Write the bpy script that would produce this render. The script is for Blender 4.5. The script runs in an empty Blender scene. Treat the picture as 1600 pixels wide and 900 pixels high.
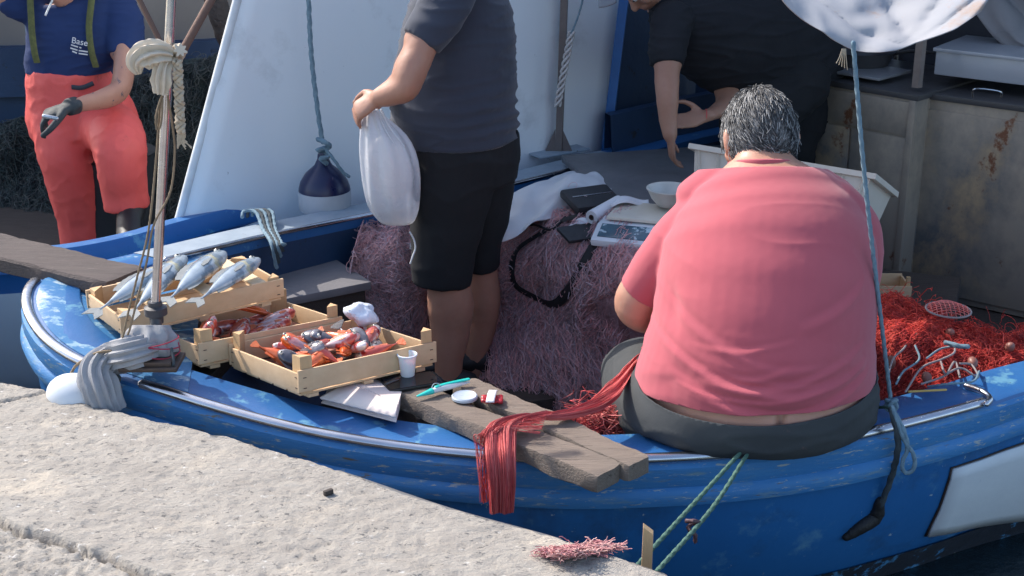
import bpy, bmesh, math, random
import numpy as np
from mathutils import Vector, Matrix, noise
R = math.radians
random.seed(7); RNG = np.random.default_rng(7)
V = Vector
scene = bpy.context.scene
COL = scene.collection
# ------------------------------------------------------------------ camera, sky, sun, exposure
CAMZ, PITCH, F = 2.15, R(20), 2200.0
cd = bpy.data.cameras.new('camera'); cam = bpy.data.objects.new('camera', cd); COL.objects.link(cam)
cam.location = (0, 0, CAMZ); cam.rotation_euler = (math.pi/2 - PITCH, 0, 0)
cd.sensor_width = 36; cd.lens = 36*F/1600; cd.clip_start = .05; cd.clip_end = 3000
scene.camera = cam
SUN_AZ, SUN_EL = R(-52), R(42)          # azimuth from +Y towards +X
sd = V((math.sin(SUN_AZ)*math.cos(SUN_EL), math.cos(SUN_AZ)*math.cos(SUN_EL), math.sin(SUN_EL)))
w = bpy.data.worlds.new('World'); scene.world = w; w.use_nodes = True
nt = w.node_tree; sky = nt.nodes.new('ShaderNodeTexSky'); sky.sky_type = 'NISHITA'; sky.sun_disc = False
sky.sun_elevation = SUN_EL; sky.sun_rotation = SUN_AZ; sky.dust_density = 2.0
nt.links.new(sky.outputs[0], nt.nodes['Background'].inputs[0]); nt.nodes['Background'].inputs[1].default_value = .15
ld = bpy.data.lights.new('sun', 'SUN'); ld.energy = 2.6; ld.angle = R(.6); ld.color = (1, .93, .84)
lo = bpy.data.objects.new('sun', ld); COL.objects.link(lo); lo.rotation_euler = sd.to_track_quat('Z', 'Y').to_euler()
scene.view_settings.view_transform = 'Standard'; scene.view_settings.look = 'None'
scene.view_settings.exposure = 1.1; scene.view_settings.gamma = 1
scene.render.resolution_x = 1024; scene.render.resolution_y = 576

# ------------------------------------------------------------------ helpers
def ray(px, py):
    return V(((px-800)/F, math.cos(PITCH)+(450-py)/F*math.sin(PITCH), -math.sin(PITCH)+(450-py)/F*math.cos(PITCH)))
def P(px, py, z=None, y=None):
    "a measured point of the photo, put at a real height z or a real distance y"
    d = ray(px, py); t = (z-CAMZ)/d.z if z is not None else y/d.y
    return V((0, 0, CAMZ)) + d*t
def PX(p):   # metres per photo pixel at a point
    return (p.y*math.cos(PITCH) + (CAMZ-p.z)*math.sin(PITCH))/F
def Pplane(px, py, a, n):
    d = ray(px, py); o = V((0, 0, CAMZ)); t = (a-o).dot(n)/d.dot(n); return o + d*t
def fb(v, s=1., o=3):
    return noise.fractal(V(v)*s, 1.0, 2.0, o)

MATS = {}
def mat(name, col, col2=None, scale=8., amt=.5, rough=.6, metal=0., bump=.2, bscale=40., bdist=.004, spots=(), alpha=1., trans=0., sheen=0., stretch=None, spec=.5, sss=0., detail=6., coat=0., rvar=.15, emit=None):
    """procedural material: two noise-mixed tones, any number of wear spots (colour, scale, threshold, softness), bump"""
    if name in MATS: return MATS[name]
    m = bpy.data.materials.new(name); m.use_nodes = True; t = m.node_tree; N = t.nodes; L = t.links
    b = N['Principled BSDF']
    tc = N.new('ShaderNodeTexCoord'); mp = N.new('ShaderNodeMapping'); L.new(tc.outputs['Object'], mp.inputs[0])
    if stretch: mp.inputs['Scale'].default_value = stretch
    def nz(s, d=detail, w_=0., ro=.6):
        n = N.new('ShaderNodeTexNoise'); n.inputs['Scale'].default_value = s; n.inputs['Detail'].default_value = d
        n.inputs['Roughness'].default_value = ro; L.new(mp.outputs[0], n.inputs['Vector'])
        return n.outputs[0]
    def ramp(src, lo, hi):
        r = N.new('ShaderNodeMapRange'); r.inputs[1].default_value = lo; r.inputs[2].default_value = hi; r.clamp = True
        L.new(src, r.inputs[0]); return r.outputs[0]
    if col2 is None: col2 = tuple(c*.72 for c in col)
    mx = N.new('ShaderNodeMix'); mx.data_type = 'RGBA'
    mx.inputs[6].default_value = (*col, 1); mx.inputs[7].default_value = (*col2, 1)
    L.new(ramp(nz(scale), .5-amt*.4, .5+amt*.4), mx.inputs[0]); out = mx.outputs[2]
    for i, sp in enumerate(spots):
        c, s, th, so = sp[:4]
        k = N.new('ShaderNodeMix'); k.data_type = 'RGBA'; k.inputs[7].default_value = (*c, 1)
        L.new(out, k.inputs[6]); L.new(ramp(nz(s*(1+.013*i), 8, ro=.68), th, th+so), k.inputs[0]); out = k.outputs[2]
    L.new(out, b.inputs['Base Color'])
    rr = N.new('ShaderNodeMapRange'); rr.inputs[3].default_value = max(.02, rough-rvar); rr.inputs[4].default_value = min(1, rough+rvar)
    L.new(nz(scale*2.3, 4), rr.inputs[0]); L.new(rr.outputs[0], b.inputs['Roughness'])
    b.inputs['Metallic'].default_value = metal; b.inputs['Alpha'].default_value = alpha
    b.inputs['Specular IOR Level'].default_value = spec
    b.inputs['Transmission Weight'].default_value = trans
    b.inputs['Sheen Weight'].default_value = sheen; b.inputs['Coat Weight'].default_value = coat
    if sss: b.inputs['Subsurface Weight'].default_value = sss; b.inputs['Subsurface Scale'].default_value = .01
    if bump:
        bp = N.new('ShaderNodeBump'); bp.inputs['Strength'].default_value = bump; bp.inputs['Distance'].default_value = bdist
        L.new(nz(bscale, 8, ro=.65), bp.inputs['Height']); L.new(bp.outputs[0], b.inputs['Normal'])
    MATS[name] = m; return m

ORG = {}
def tag(o, label=None, cat=None, group=None, kind=None):
    if label: o['label'] = label
    if cat: o['category'] = cat
    if group: o['group'] = group
    if kind: o['kind'] = kind
    return o
def thing(name, label, cat, loc=(0, 0, 0), group=None):
    o = bpy.data.objects.new(name, None); COL.objects.link(o); o.location = loc; o.empty_display_size = .1
    ORG[o.name] = V(loc); return tag(o, label, cat, group)
def frame(t, side):
    t = t.normalized(); s = side - t*side.dot(t)
    if s.length < 1e-5: s = t.orthogonal()
    s.normalize(); return s, t.cross(s).normalized()

class MB:
    def __init__(s): s.v = []; s.f = []; s.mi = []
    def add(s, vs, fs, mi=0):
        o = len(s.v); s.v += [V(v) for v in vs]; s.f += [tuple(i+o for i in f) for f in fs]; s.mi += [mi]*len(fs); return s
    def box(s, c, size, rot=None, mi=0, bev=0.):
        c = V(c); a, b, d = [q/2 for q in size]
        vs = [V((x, y, z)) for x in (-a, a) for y in (-b, b) for z in (-d, d)]
        fs = [(0, 1, 3, 2), (4, 6, 7, 5), (0, 4, 5, 1), (2, 3, 7, 6), (0, 2, 6, 4), (1, 5, 7, 3)]
        if bev:
            bm = bmesh.new(); bv = [bm.verts.new(v) for v in vs]; [bm.faces.new([bv[i] for i in f]) for f in fs]
            bmesh.ops.bevel(bm, geom=bm.edges[:], offset=bev, segments=2, affect='EDGES', profile=.6)
            bm.verts.index_update(); vs = [v.co.copy() for v in bm.verts]; fs = [tuple(v.index for v in f.verts) for f in bm.faces]; bm.free()
        if rot is not None: vs = [rot @ v for v in vs]
        return s.add([v+c for v in vs], fs, mi)
    def loft(s, rings, closed=True, caps=True, mi=0):
        n = len(rings[0]); vs = [v for r in rings for v in r]; fs = []
        for i in range(len(rings)-1):
            for j in range(n if closed else n-1):
                k = (j+1) % n; fs.append((i*n+j, i*n+k, (i+1)*n+k, (i+1)*n+j))
        if caps and closed: fs.append(tuple(range(n-1, -1, -1))); fs.append(tuple((len(rings)-1)*n+j for j in range(n)))
        return s.add(vs, fs, mi)
    def tube(s, path, r, n=10, side=V((1, 0, 0)), caps='flat', twist=0, mi=0, sq=1.):
        path = [V(p) for p in path]; m = len(path)
        rs = r if isinstance(r, list) else [r]*m
        rings = []; sv = V(side); L = 0
        for i, p in enumerate(path):
            t = path[min(i+1, m-1)] - path[max(i-1, 0)]
            if t.length < 1e-9: t = V((0, 0, 1))
            a, b = frame(t, sv); sv = a if twist == 0 or True else sv
            if i: L += (p-path[i-1]).length
            ra, rb = rs[i] if isinstance(rs[i], (tuple, list)) else (rs[i], rs[i])
            ring = []
            for k in range(n):
                th = 2*math.pi*k/n; q = 1
                if twist: q = 1 + .16*math.cos(3*th - L*twist)
                c_, s_ = math.cos(th), math.sin(th)
                if sq != 1.: c_ = math.copysign(abs(c_)**sq, c_); s_ = math.copysign(abs(s_)**sq, s_)
                ring.append(p + a*(c_*ra*q) + b*(s_*rb*q))
            rings.append(ring)
        if caps in ('round', 'start'):
            def dome(p, ring, t, ra):
                out = []
                for k in (1, 2, 3):
                    an = k*math.pi/2/3.2; out.append([p + (v-p)*math.cos(an) + t*(ra*math.sin(an)) for v in ring])
                return out
            q = lambda x: min(x) if isinstance(x, (tuple, list)) else x
            t0 = (path[0]-path[1]).normalized(); t1 = (path[-1]-path[-2]).normalized()
            rings = dome(path[0], rings[0], t0, q(rs[0]))[::-1] + rings + (dome(path[-1], rings[-1], t1, q(rs[-1])) if caps == 'round' else [])
        return s.loft(rings, mi=mi)
    def ball(s, c, r, n=16, rot=None, mi=0):
        rx, ry, rz = r if isinstance(r, (tuple, list)) else (r, r, r); c = V(c); rings = []
        for i in range(n//2+1):
            ph = -math.pi/2 + math.pi*(i+.02 if i == 0 else (i-.02 if i == n//2 else i))/(n//2)
            ring = [V((rx*math.cos(ph)*math.cos(2*math.pi*k/n), ry*math.cos(ph)*math.sin(2*math.pi*k/n), rz*math.sin(ph))) for k in range(n)]
            rings.append([c + (rot @ v if rot is not None else v) for v in ring])
        return s.loft(rings, mi=mi)
    def grid(s, fn, nu, nv, mi=0):
        vs = [V(fn(i/(nu-1), j/(nv-1))) for i in range(nu) for j in range(nv)]
        return s.add(vs, [(i*nv+j, (i+1)*nv+j, (i+1)*nv+j+1, i*nv+j+1) for i in range(nu-1) for j in range(nv-1)], mi)
    def lathe(s, c, prof, n=28, rot=None, mi=0, caps=True):
        c = V(c); rings = []
        for r, z in prof:
            ring = [V((max(r, 1e-4)*math.cos(2*math.pi*k/n), max(r, 1e-4)*math.sin(2*math.pi*k/n), z)) for k in range(n)]
            rings.append([c + (rot @ v if rot is not None else v) for v in ring])
        return s.loft(rings, caps=caps, mi=mi)
    def xform(s, M): s.v = [M @ v for v in s.v]; return s
    def build(s, name, m, parent=None, smooth=True, solid=0., jitter=0., label=None, cat=None, group=None, kind=None, origin=None, auto=40, bevel=0., sub=0, local=False):
        me = bpy.data.meshes.new(name)
        if parent is not None: org = ORG[parent.name] if not local else V((0, 0, 0))
        elif origin is not None: org = V(origin)
        else:
            xs = np.array([tuple(v) for v in s.v]); lo_, hi_ = xs.min(0), xs.max(0); org = V(((lo_[0]+hi_[0])/2, (lo_[1]+hi_[1])/2, lo_[2]))
        me.from_pydata([tuple(v-org) for v in s.v], [], s.f)
        ms = m if isinstance(m, (list, tuple)) else [m]
        for k in ms: me.materials.append(k)
        if len(ms) > 1: me.polygons.foreach_set('material_index', s.mi)
        bm = bmesh.new(); bm.from_mesh(me); bmesh.ops.recalc_face_normals(bm, faces=bm.faces[:]); bm.to_mesh(me); bm.free()
        if smooth:
            me.shade_smooth()
            if auto: me.set_sharp_from_angle(angle=R(auto))
        o = bpy.data.objects.new(name, me); COL.objects.link(o)
        if bevel: md = o.modifiers.new('b', 'BEVEL'); md.width = bevel; md.segments = 2; md.limit_method = 'ANGLE'; md.angle_limit = R(35)
        if sub: md = o.modifiers.new('s', 'SUBSURF'); md.levels = md.render_levels = sub
        if solid: md = o.modifiers.new('t', 'SOLIDIFY'); md.thickness = solid; md.offset = 0
        if parent is not None: o.parent = parent; ORG[o.name] = org
        else: o.location = org; ORG[o.name] = org
        return tag(o, label, cat, group, kind)

def remesh(o, vox=.008, smooth=6, disp=None, cuts=(), solid=0.):
    "union the closed shells of an object into one continuous skin"
    md = o.modifiers.new('r', 'REMESH'); md.mode = 'VOXEL'; md.voxel_size = vox
    if smooth: ms = o.modifiers.new('s', 'SMOOTH'); ms.iterations = smooth; ms.factor = .6
    dg = bpy.context.evaluated_depsgraph_get(); dg.update()
    me = bpy.data.meshes.new_from_object(o.evaluated_get(dg)); me.name = o.name
    o.modifiers.clear(); mats = list(o.data.materials); o.data = me
    me.materials.clear(); [me.materials.append(k) for k in mats]
    org = ORG[o.name]
    if disp or cuts:
        bm = bmesh.new(); bm.from_mesh(me)
        if disp:
            bm.normal_update(); new = [v.co + v.normal*disp(v.co+org, v.normal) for v in bm.verts]
            for v, c in zip(bm.verts, new): v.co = c
        for pt, nr in cuts:
            bmesh.ops.bisect_plane(bm, geom=bm.verts[:]+bm.edges[:]+bm.faces[:], plane_co=V(pt)-org, plane_no=V(nr), clear_outer=True)
        bm.to_mesh(me); bm.free()
    me.shade_smooth()
    if solid: md = o.modifiers.new('t', 'SOLIDIFY'); md.thickness = solid; md.offset = -1
    return o

def spline(pts, n):
    "Catmull-Rom through the points, n samples evenly in arc length"
    pts = [V(p) for p in pts]; out = []
    ext = [pts[0]*2-pts[1]] + pts + [pts[-1]*2-pts[-2]]
    for i in range(1, len(ext)-2):
        a, b, c, d = ext[i-1:i+3]
        for k in range(16):
            t = k/16; out.append(.5*((2*b)+(c-a)*t+(2*a-5*b+4*c-d)*t*t+(3*b-a-3*c+d)*t**3))
    out.append(pts[-1])
    L = [0]
    for i in range(1, len(out)): L.append(L[-1]+(out[i]-out[i-1]).length)
    res = []; j = 0
    for k in range(n):
        s_ = L[-1]*k/(n-1)
        while j < len(L)-2 and L[j+1] < s_: j += 1
        u = (s_-L[j])/max(1e-9, L[j+1]-L[j]); res.append(out[j].lerp(out[j+1], min(1, max(0, u))))
    return res
def PL(lst): return [P(a, b, **({'z': c} if k == 'z' else {'y': c})) for a, b, c, k in lst]
def Z(lst): return [P(a, b, z=c) for a, b, c in lst]
def Y(lst): return [P(a, b, y=c) for a, b, c in lst]
def chain(mb, lst, side=(1, 0, 0), n=20, caps='round', m=0., sq=1.):
    "limb through (px, py, distance, radius in px [, radius in depth, metres])"
    pts = [P(q[0], q[1], y=q[2]) for q in lst]
    rs = [((q[3]*PX(p)+m), (q[4]+m if len(q) > 4 else q[3]*PX(p)+m)) for q, p in zip(lst, pts)]
    k = (len(pts)-1)*6+1; sp = spline(pts, k)
    # radii by nearest parameter
    L = [0]
    for i in range(1, len(pts)): L.append(L[-1]+(pts[i]-pts[i-1]).length)
    def rad(u):
        s_ = u*L[-1]
        for i in range(len(L)-1):
            if s_ <= L[i+1]+1e-9:
                t = (s_-L[i])/max(1e-9, L[i+1]-L[i]); t = t*t*(3-2*t)*.5+t*.5
                return (rs[i][0]*(1-t)+rs[i+1][0]*t, rs[i][1]*(1-t)+rs[i+1][1]*t)
        return rs[-1]
    mb.tube(sp, [rad(i/(k-1)) for i in range(k)], n=n, side=V(side), caps=caps, sq=sq); return mb

def strands(paths, radius, nmat=1, n=3):
    "many thin threads as one mesh; paths: array (count, points, 3)"
    A = np.asarray(paths, float); c, k, _ = A.shape
    T = np.gradient(A, axis=1); T /= np.linalg.norm(T, axis=2, keepdims=True)+1e-9
    up = np.array([.31, .22, .93]); S = np.cross(T, up); S /= np.linalg.norm(S, axis=2, keepdims=True)+1e-9; B = np.cross(T, S)
    rr = np.broadcast_to(np.asarray(radius, float).reshape(-1, 1, 1), (c, 1, 1))
    vs = np.stack([A + rr*(S*math.cos(2*math.pi*j/n)+B*math.sin(2*math.pi*j/n)) for j in range(n)], axis=2).reshape(-1, 3)
    i, j, q = np.meshgrid(np.arange(c), np.arange(k-1), np.arange(n), indexing='ij')
    base = (i*k+j)*n; q2 = (q+1) % n
    fs = np.stack([base+q, base+q2, base+n+q2, base+n+q], axis=-1).reshape(-1, 4)
    mi = np.repeat(RNG.integers(0, nmat, c), (k-1)*n)
    return vs, fs, mi
def build_strands(name, arrs, mats, parent=None, **kw):
    org = ORG[parent.name] if parent is not None else V(arrs[0][0][0])
    vs = np.concatenate([a[0] for a in arrs]); o_ = 0; F_ = []
    for a in arrs: F_.append(a[1]+o_); o_ += len(a[0])
    fs = np.concatenate(F_); mi = np.concatenate([a[2] for a in arrs])
    me = bpy.data.meshes.new(name); me.vertices.add(len(vs)); me.vertices.foreach_set('co', (vs-np.array(org)).ravel())
    me.loops.add(fs.size); me.loops.foreach_set('vertex_index', fs.ravel().astype(np.int32))
    me.polygons.add(len(fs)); me.polygons.foreach_set('loop_start', np.arange(0, fs.size, 4, dtype=np.int32)); me.polygons.foreach_set('loop_total', np.full(len(fs), 4, dtype=np.int32))
    for k in mats: me.materials.append(k)
    me.polygons.foreach_set('material_index', mi.astype(np.int32)); me.update(calc_edges=True); me.validate()
    o = bpy.data.objects.new(name, me); COL.objects.link(o)
    if parent is not None: o.parent = parent; ORG[o.name] = org
    else: o.location = org; ORG[o.name] = org
    return tag(o, **kw)
def rope_mb(mb, pts, r, n=9, seg=.008, tw=None, mi=0):
    pts = [V(p) for p in pts]; L = sum((pts[i+1]-pts[i]).length for i in range(len(pts)-1))
    k = max(8, int(L/seg)); return mb.tube(spline(pts, k), r, n=n, twist=(tw or 1.1/r), mi=mi, caps='round')

# ------------------------------------------------------------------ materials
M_blue = mat('worn_blue_paint', (.018, .105, .31), (.03, .15, .37), 5, .8, .42, bump=.35, bscale=55, bdist=.003,
             spots=[((.12, .30, .44), 9, .58, .07), ((.03, .045, .06), 22, .66, .03), ((.38, .40, .38), 34, .72, .02)])
M_bluedk = mat('deep_blue_paint', (.014, .038, .088), (.02, .055, .125), 6, .8, .5, bump=.3, bscale=40,
               spots=[((.02, .025, .035), 14, .62, .06), ((.06, .16, .28), 30, .70, .03)])
M_hull = mat('hull_blue_paint', (.014, .115, .33), (.022, .155, .40), 3, .9, .42, bump=.25, bscale=22, bdist=.004,
             spots=[((.015, .05, .12), 4, .60, .2), ((.42, .5, .52), 26, .665, .015), ((.10, .26, .42), 8, .55, .14), ((.02, .05, .10), 2.2, .55, .2)])
M_strake = mat('weathered_strake_paint', (.03, .17, .42), (.05, .22, .46), 8, .9, .6, bump=.5, bscale=60, bdist=.004, stretch=(.45, .8, 3.),
               spots=[((.15, .26, .34), 19, .53, .16), ((.34, .38, .38), 36, .60, .03), ((.14, .12, .085), 20, .62, .06), ((.02, .04, .07), 18, .68, .04)])
M_deck = mat('foredeck_paint', (.03, .15, .36), (.05, .21, .42), 6, .8, .45, bump=.4, bscale=60, bdist=.003, stretch=(1, 1.6, 1),
             spots=[((.50, .60, .62), 5, .54, .06), ((.26, .42, .52), 13, .56, .06), ((.07, .07, .07), 26, .70, .03)])
M_patchw = mat('chipped_bow_paint', (.03, .22, .52), (.05, .28, .56), 8, .8, .5, bump=.5, bscale=60,
               spots=[((.45, .52, .52), 12, .55, .05), ((.30, .19, .12), 6, .60, .05)])
M_steel = mat('stainless_rail', (.62, .62, .64), (.45, .45, .48), 14, .6, .24, metal=1, bump=.08, bscale=30, rvar=.1, stretch=(.3, 2, 2))
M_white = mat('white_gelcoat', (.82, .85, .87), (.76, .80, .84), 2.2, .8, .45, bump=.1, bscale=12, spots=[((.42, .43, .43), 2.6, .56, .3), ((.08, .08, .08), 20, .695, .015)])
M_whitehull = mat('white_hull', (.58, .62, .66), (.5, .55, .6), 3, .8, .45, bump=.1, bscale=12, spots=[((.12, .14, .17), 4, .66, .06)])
M_greydeck = mat('grey_gunwale_top', (.34, .40, .46), (.22, .28, .34), 12, .8, .6, bump=.3, bscale=50, spots=[((.08, .08, .08), 20, .66, .05)])
M_oldwood = mat('old_grey_wood', (.24, .19, .15), (.14, .11, .09), 6, .9, .85, bump=.8, bscale=28, bdist=.006, stretch=(1, 7, 7),
                spots=[((.05, .04, .035), 9, .60, .1), ((.34, .30, .26), 7, .62, .1)])
M_darkwood = mat('dark_wet_wood', (.06, .045, .038), (.035, .028, .025), 6, .9, .7, bump=.7, bscale=30, bdist=.005, stretch=(1, 5, 5))
M_crate = mat('crate_poplar', (.70, .50, .30), (.56, .37, .21), 5, .8, .75, bump=.35, bscale=60, bdist=.002, stretch=(1, 6, 6), spots=[((.22, .10, .05), 12, .69, .05)])
M_crateend = mat('crate_post_wood', (.66, .44, .23), (.52, .33, .17), 9, .8, .8, bump=.4, bscale=70, bdist=.002, stretch=(5, 5, 1))
M_rust = mat('staple_dark_iron', (.05, .03, .025), bump=.1)
M_stone = None
M_rope_g = mat('green_rope', (.08, .17, .13), (.04, .09, .07), 60, .8, .9, bump=.6, bscale=160, bdist=.002)
M_rope_b = mat('blue_grey_rope', (.22, .32, .38), (.10, .17, .22), 70, .8, .9, bump=.6, bscale=160, bdist=.002)
M_rope_w = mat('cream_rope', (.55, .46, .34), (.36, .29, .21), 60, .8, .9, bump=.6, bscale=160, bdist=.002)
M_rope_tan = mat('tan_cord', (.30, .22, .14), (.18, .13, .08), 60, .8, .9, bump=.5, bscale=160, bdist=.002)
M_rope_dk = mat('dark_weathered_rope', (.06, .08, .09), (.03, .035, .04), 50, .8, .9, bump=.6, bscale=120, bdist=.002)
M_skin = mat('brown_skin', (.45, .24, .165), (.37, .18, .12), 14, .7, .5, bump=.22, bscale=90, bdist=.002, sss=.08, spots=[((.36, .12, .08), 26, .70, .05)])  # brown skin of the standing and stooping men
M_skin2 = mat('pale_skin', (.56, .30, .21), (.48, .24, .17), 14, .7, .5, bump=.22, bscale=90, bdist=.002, sss=.08, spots=[((.40, .14, .10), 40, .69, .03)])
M_tattoo = mat('tattooed_skin', (.50, .26, .18), (.42, .21, .15), 10, .7, .5, bump=.15, bscale=90, bdist=.002, spots=[((.09, .09, .11), 26, .60, .04)])

# ------------------------------------------------------------------ water and quay
wat = mat('harbour_water', (.006, .014, .020), (.010, .024, .032), 1.5, .8, .08, bump=.6, bscale=5, bdist=.05, rvar=.03)
MB().add([(-900, -300, 0), (900, -300, 0), (900, 1500, 0), (-900, 1500, 0)], [(0, 1, 2, 3)]).build('water', wat, kind='structure', smooth=False, origin=(0, 0, 0))
QZ = .65
qedge = spline(Z([(-700, 400, QZ), (-300, 505, QZ), (0, 590, QZ), (75, 606, QZ), (132, 624, QZ), (300, 664, QZ), (450, 704, QZ), (540, 732, QZ), (700, 786, QZ), (860, 830, QZ), (1000, 873, QZ), (1080, 899, QZ), (1300, 985, QZ), (1700, 1150, QZ)]), 620)
def rot2(v, a): return V((v.x*math.cos(a)-v.y*math.sin(a), v.x*math.sin(a)+v.y*math.cos(a), v.z))
inw = V((-.50, -.86, 0)).normalized()
J0, J1 = P(-30, 800, z=QZ), P(255, 905, z=QZ); jd = (J1-J0).normalized(); jn = V((-jd.y, jd.x, 0))
if jn.y > 0: jn = -jn     # towards the camera
C0, C1 = P(0, 627, z=QZ), P(80, 609, z=QZ)
D0, D1 = P(400, 905, z=QZ), P(560, 820, z=QZ)
def segd(p, a, b):
    ab = b-a; t = max(0, min(1, (p-a).dot(ab)/ab.length_squared)); return (p-a-ab*t).length
def qh(p):
    "stone relief: flaked riven slab, joints and cracks"
    q = V((p.x, p.y, 0))
    a = noise.fractal(V((p.x*16, p.y*30, 3)), .9, 2.1, 5)
    h = -.0034*abs(a)*2 + .004*noise.noise(q*2.2)
    st = noise.noise(V((p.x*30+3, p.y*75, .4))); h += -.0026*max(0, st-.2)*3
    h += .0018*noise.noise(V((p.x*95, p.y*150, 8)))
    w_ = .012*noise.noise(q*9)+.006*noise.noise(q*40)
    d = abs((q-J0).dot(jn)+w_) if True else 1
    h -= .05*max(0, 1-d/.013)**.6 if d < .013 else 0
    d = segd(q+V((0, w_*.8, 0)), V((C0.x, C0.y, 0)), V((C1.x, C1.y, 0)))
    if d < .007: h -= .02*(1-d/.007)
    d = segd(q+V((w_*.8, w_*.5, 0)), V((D0.x, D0.y, 0)), V((D1.x, D1.y, 0)))
    if d < .004: h -= .006*(1-d/.004)
    if (q-J0).dot(jn) > .01:      # the near stone is pitted
        c = noise.cell_vector(q*60); 
        if noise.noise(q*55) > .18: h -= .007
    return h
qv = []; nu = len(qedge)
rows = [(0, -1.4), (0.002, -.35), (.0, -.12), (0.0, -.05), (.002, -.022), (.006, -.008)] + [(.012+.008*i, 0) for i in range(170)] + [(1.6, 0), (2.4, 0), (5, 0), (30, 0)]
mb = MB(); vs = []
for i, e in enumerate(qedge):
    rag = .012*noise.noise(V((e.x*7, e.y*7, 1))) + .007*noise.noise(V((e.x*28, e.y*28, 1)))
    for off, dz in rows:
        if off < .015: p = e + inw*(off+rag+.006) + V((0, 0, dz)); p += V((0, 0, .6*qh(p) if dz > -.02 else 0)) + inw*(.012*noise.noise(p*12))
        else:
            k = max(0, 1-off/.1); p = e + inw*(off + rag*k); p.z += qh(p) if off < 1.45 else 0
        vs.append(p)
nr = len(rows)
mb.add(vs, [(i*nr+j, (i+1)*nr+j, (i+1)*nr+j+1, i*nr+j+1) for i in range(nu-1) for j in range(nr-1)])
M_stone = mat('riven_grey_stone', (.42, .385, .335), (.26, .235, .205), 10, .9, .9, bump=.9, bscale=75, bdist=.008, stretch=(1, 1.6, 1),
              spots=[((.52, .45, .36), 3, .54, .2), ((.12, .115, .11), 46, .585, .05), ((.66, .64, .61), 24, .62, .08), ((.24, .22, .20), 9, .66, .1)])
mb.build('quay', M_stone, kind='structure', auto=0, origin=(0, 0, 0))

# ------------------------------------------------------------------ the blue fishing boat
NS = 150
near = Z([(2300, 480, .60), (1980, 520, .59), (1700, 584, .58), (1600, 610, .575), (1540, 630, .57), (1450, 655, .565), (1340, 682, .56), (1250, 698, .555), (1150, 710, .555), (1050, 717, .555), (900, 721, .56),
          (750, 713, .57), (620, 699, .58), (520, 683, .595), (420, 661, .61), (330, 636, .63), (250, 611, .65), (185, 590, .67), (140, 573, .685), (100, 553, .70), (65, 525, .72), (44, 492, .735)])
far = Z([(40, 466, .745), (48, 446, .75), (72, 430, .745), (115, 416, .735), (190, 399, .71), (280, 378, .68), (370, 357, .66), (470, 337, .65), (570, 317, .64), (700, 291, .635), (800, 268, .63), (945, 233, .63), (1100, 196, .63), (1300, 160, .63), (1600, 110, .64), (1900, 85, .64)])
outl = spline(near+far, 2*NS)
def offs(path, d, dz=0., k=1):
    n = len(path); out = []
    for i, p in enumerate(path):
        t = path[min(i+k, n-1)]-path[max(i-k, 0)]; t.z = 0; t.normalize(); nn = V((t.y, -t.x, 0))   # inward
        out.append(p + nn*d + V((0, 0, dz)))
    return out
sgn = 1
test = offs(outl, .1)[NS//2]
if test.y < outl[NS//2].y: sgn = -1
O = lambda d, dz=0., k=6: offs(outl, d*sgn, dz, k)
boat = thing('fishing_boat', 'open blue wooden fishing boat moored at the quay, full of nets, crates and men', 'fishing boat', (0, 4.2, 0))
def widths(d):   # inner offset that stays sane at the bow
    return O(d)
def absz(path, f): return [V((p.x, p.y, f(p))) for p in path]
# deck (covering board), rounded edge
rings = [O(.150, -.035), O(.150, -.002), O(.146, .001), O(.012, .001), O(.0, -.004), O(-.004, -.012)]
mb = MB(); n = len(outl)
def shell(mb, rs, mi=0): return mb.loft(rs, closed=False, caps=False, mi=mi)
for p in rings[3]: p.z += 0
shell(mb, rings).build('gunwale', M_blue, boat)
# strake
mb = MB(); shell(mb, [O(-.004, -.012), O(-.014, -.022), O(-.016, -.055), O(-.010, -.075), O(-.020, -.082), O(-.026, -.100), O(-.020, -.122), O(.004, -.132)])
nf_ = len(outl)-1; mb.mi = [1 if NS-26 < (i % nf_) < NS+10 else 0 for i in range(len(mb.f))]; mb.build('rub_strake', [M_strake, M_patchw], boat)
# hull
hs = [O(.004, -.130)]
for d, zz in ((.012, .36), (.035, .26), (.075, .15), (.13, .04), (.22, -.08), (.42, -.24)):
    hs.append([V((p.x, p.y, zz+(q.z-.56)*max(0, (zz+.1)/.6))) for p, q in zip(O(d, 0, 10), outl)])
mb = shell(MB(), hs); mb.mi = [1 if (NS-26 < (i % nf_) < NS+10 and i//nf_ < 1) else 0 for i in range(len(mb.f))]; mb.build('hull', [M_hull, M_patchw], boat)
# inner skin
ins = [O(.150, -.035), absz(O(.160, 0, 10), lambda p: .40), absz(O(.20, 0, 10), lambda p: .2), absz(O(.30, 0, 12), lambda p: .04)]
shell(MB(), ins).build('inner_planking', M_bluedk, boat)
fl = absz(O(.29, 0, 12), lambda p: .045); mb = MB()
mb.loft([fl[:NS], fl[NS:][::-1]], closed=False, caps=False); mb.build('floor_boards', M_darkwood, boat)
# foredeck
inner = O(.150, -.004, 6); na = inner[:NS]; fa = inner[NS:][::-1]
ks = [i for i in range(NS) if outl[i].x < -.93]
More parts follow.
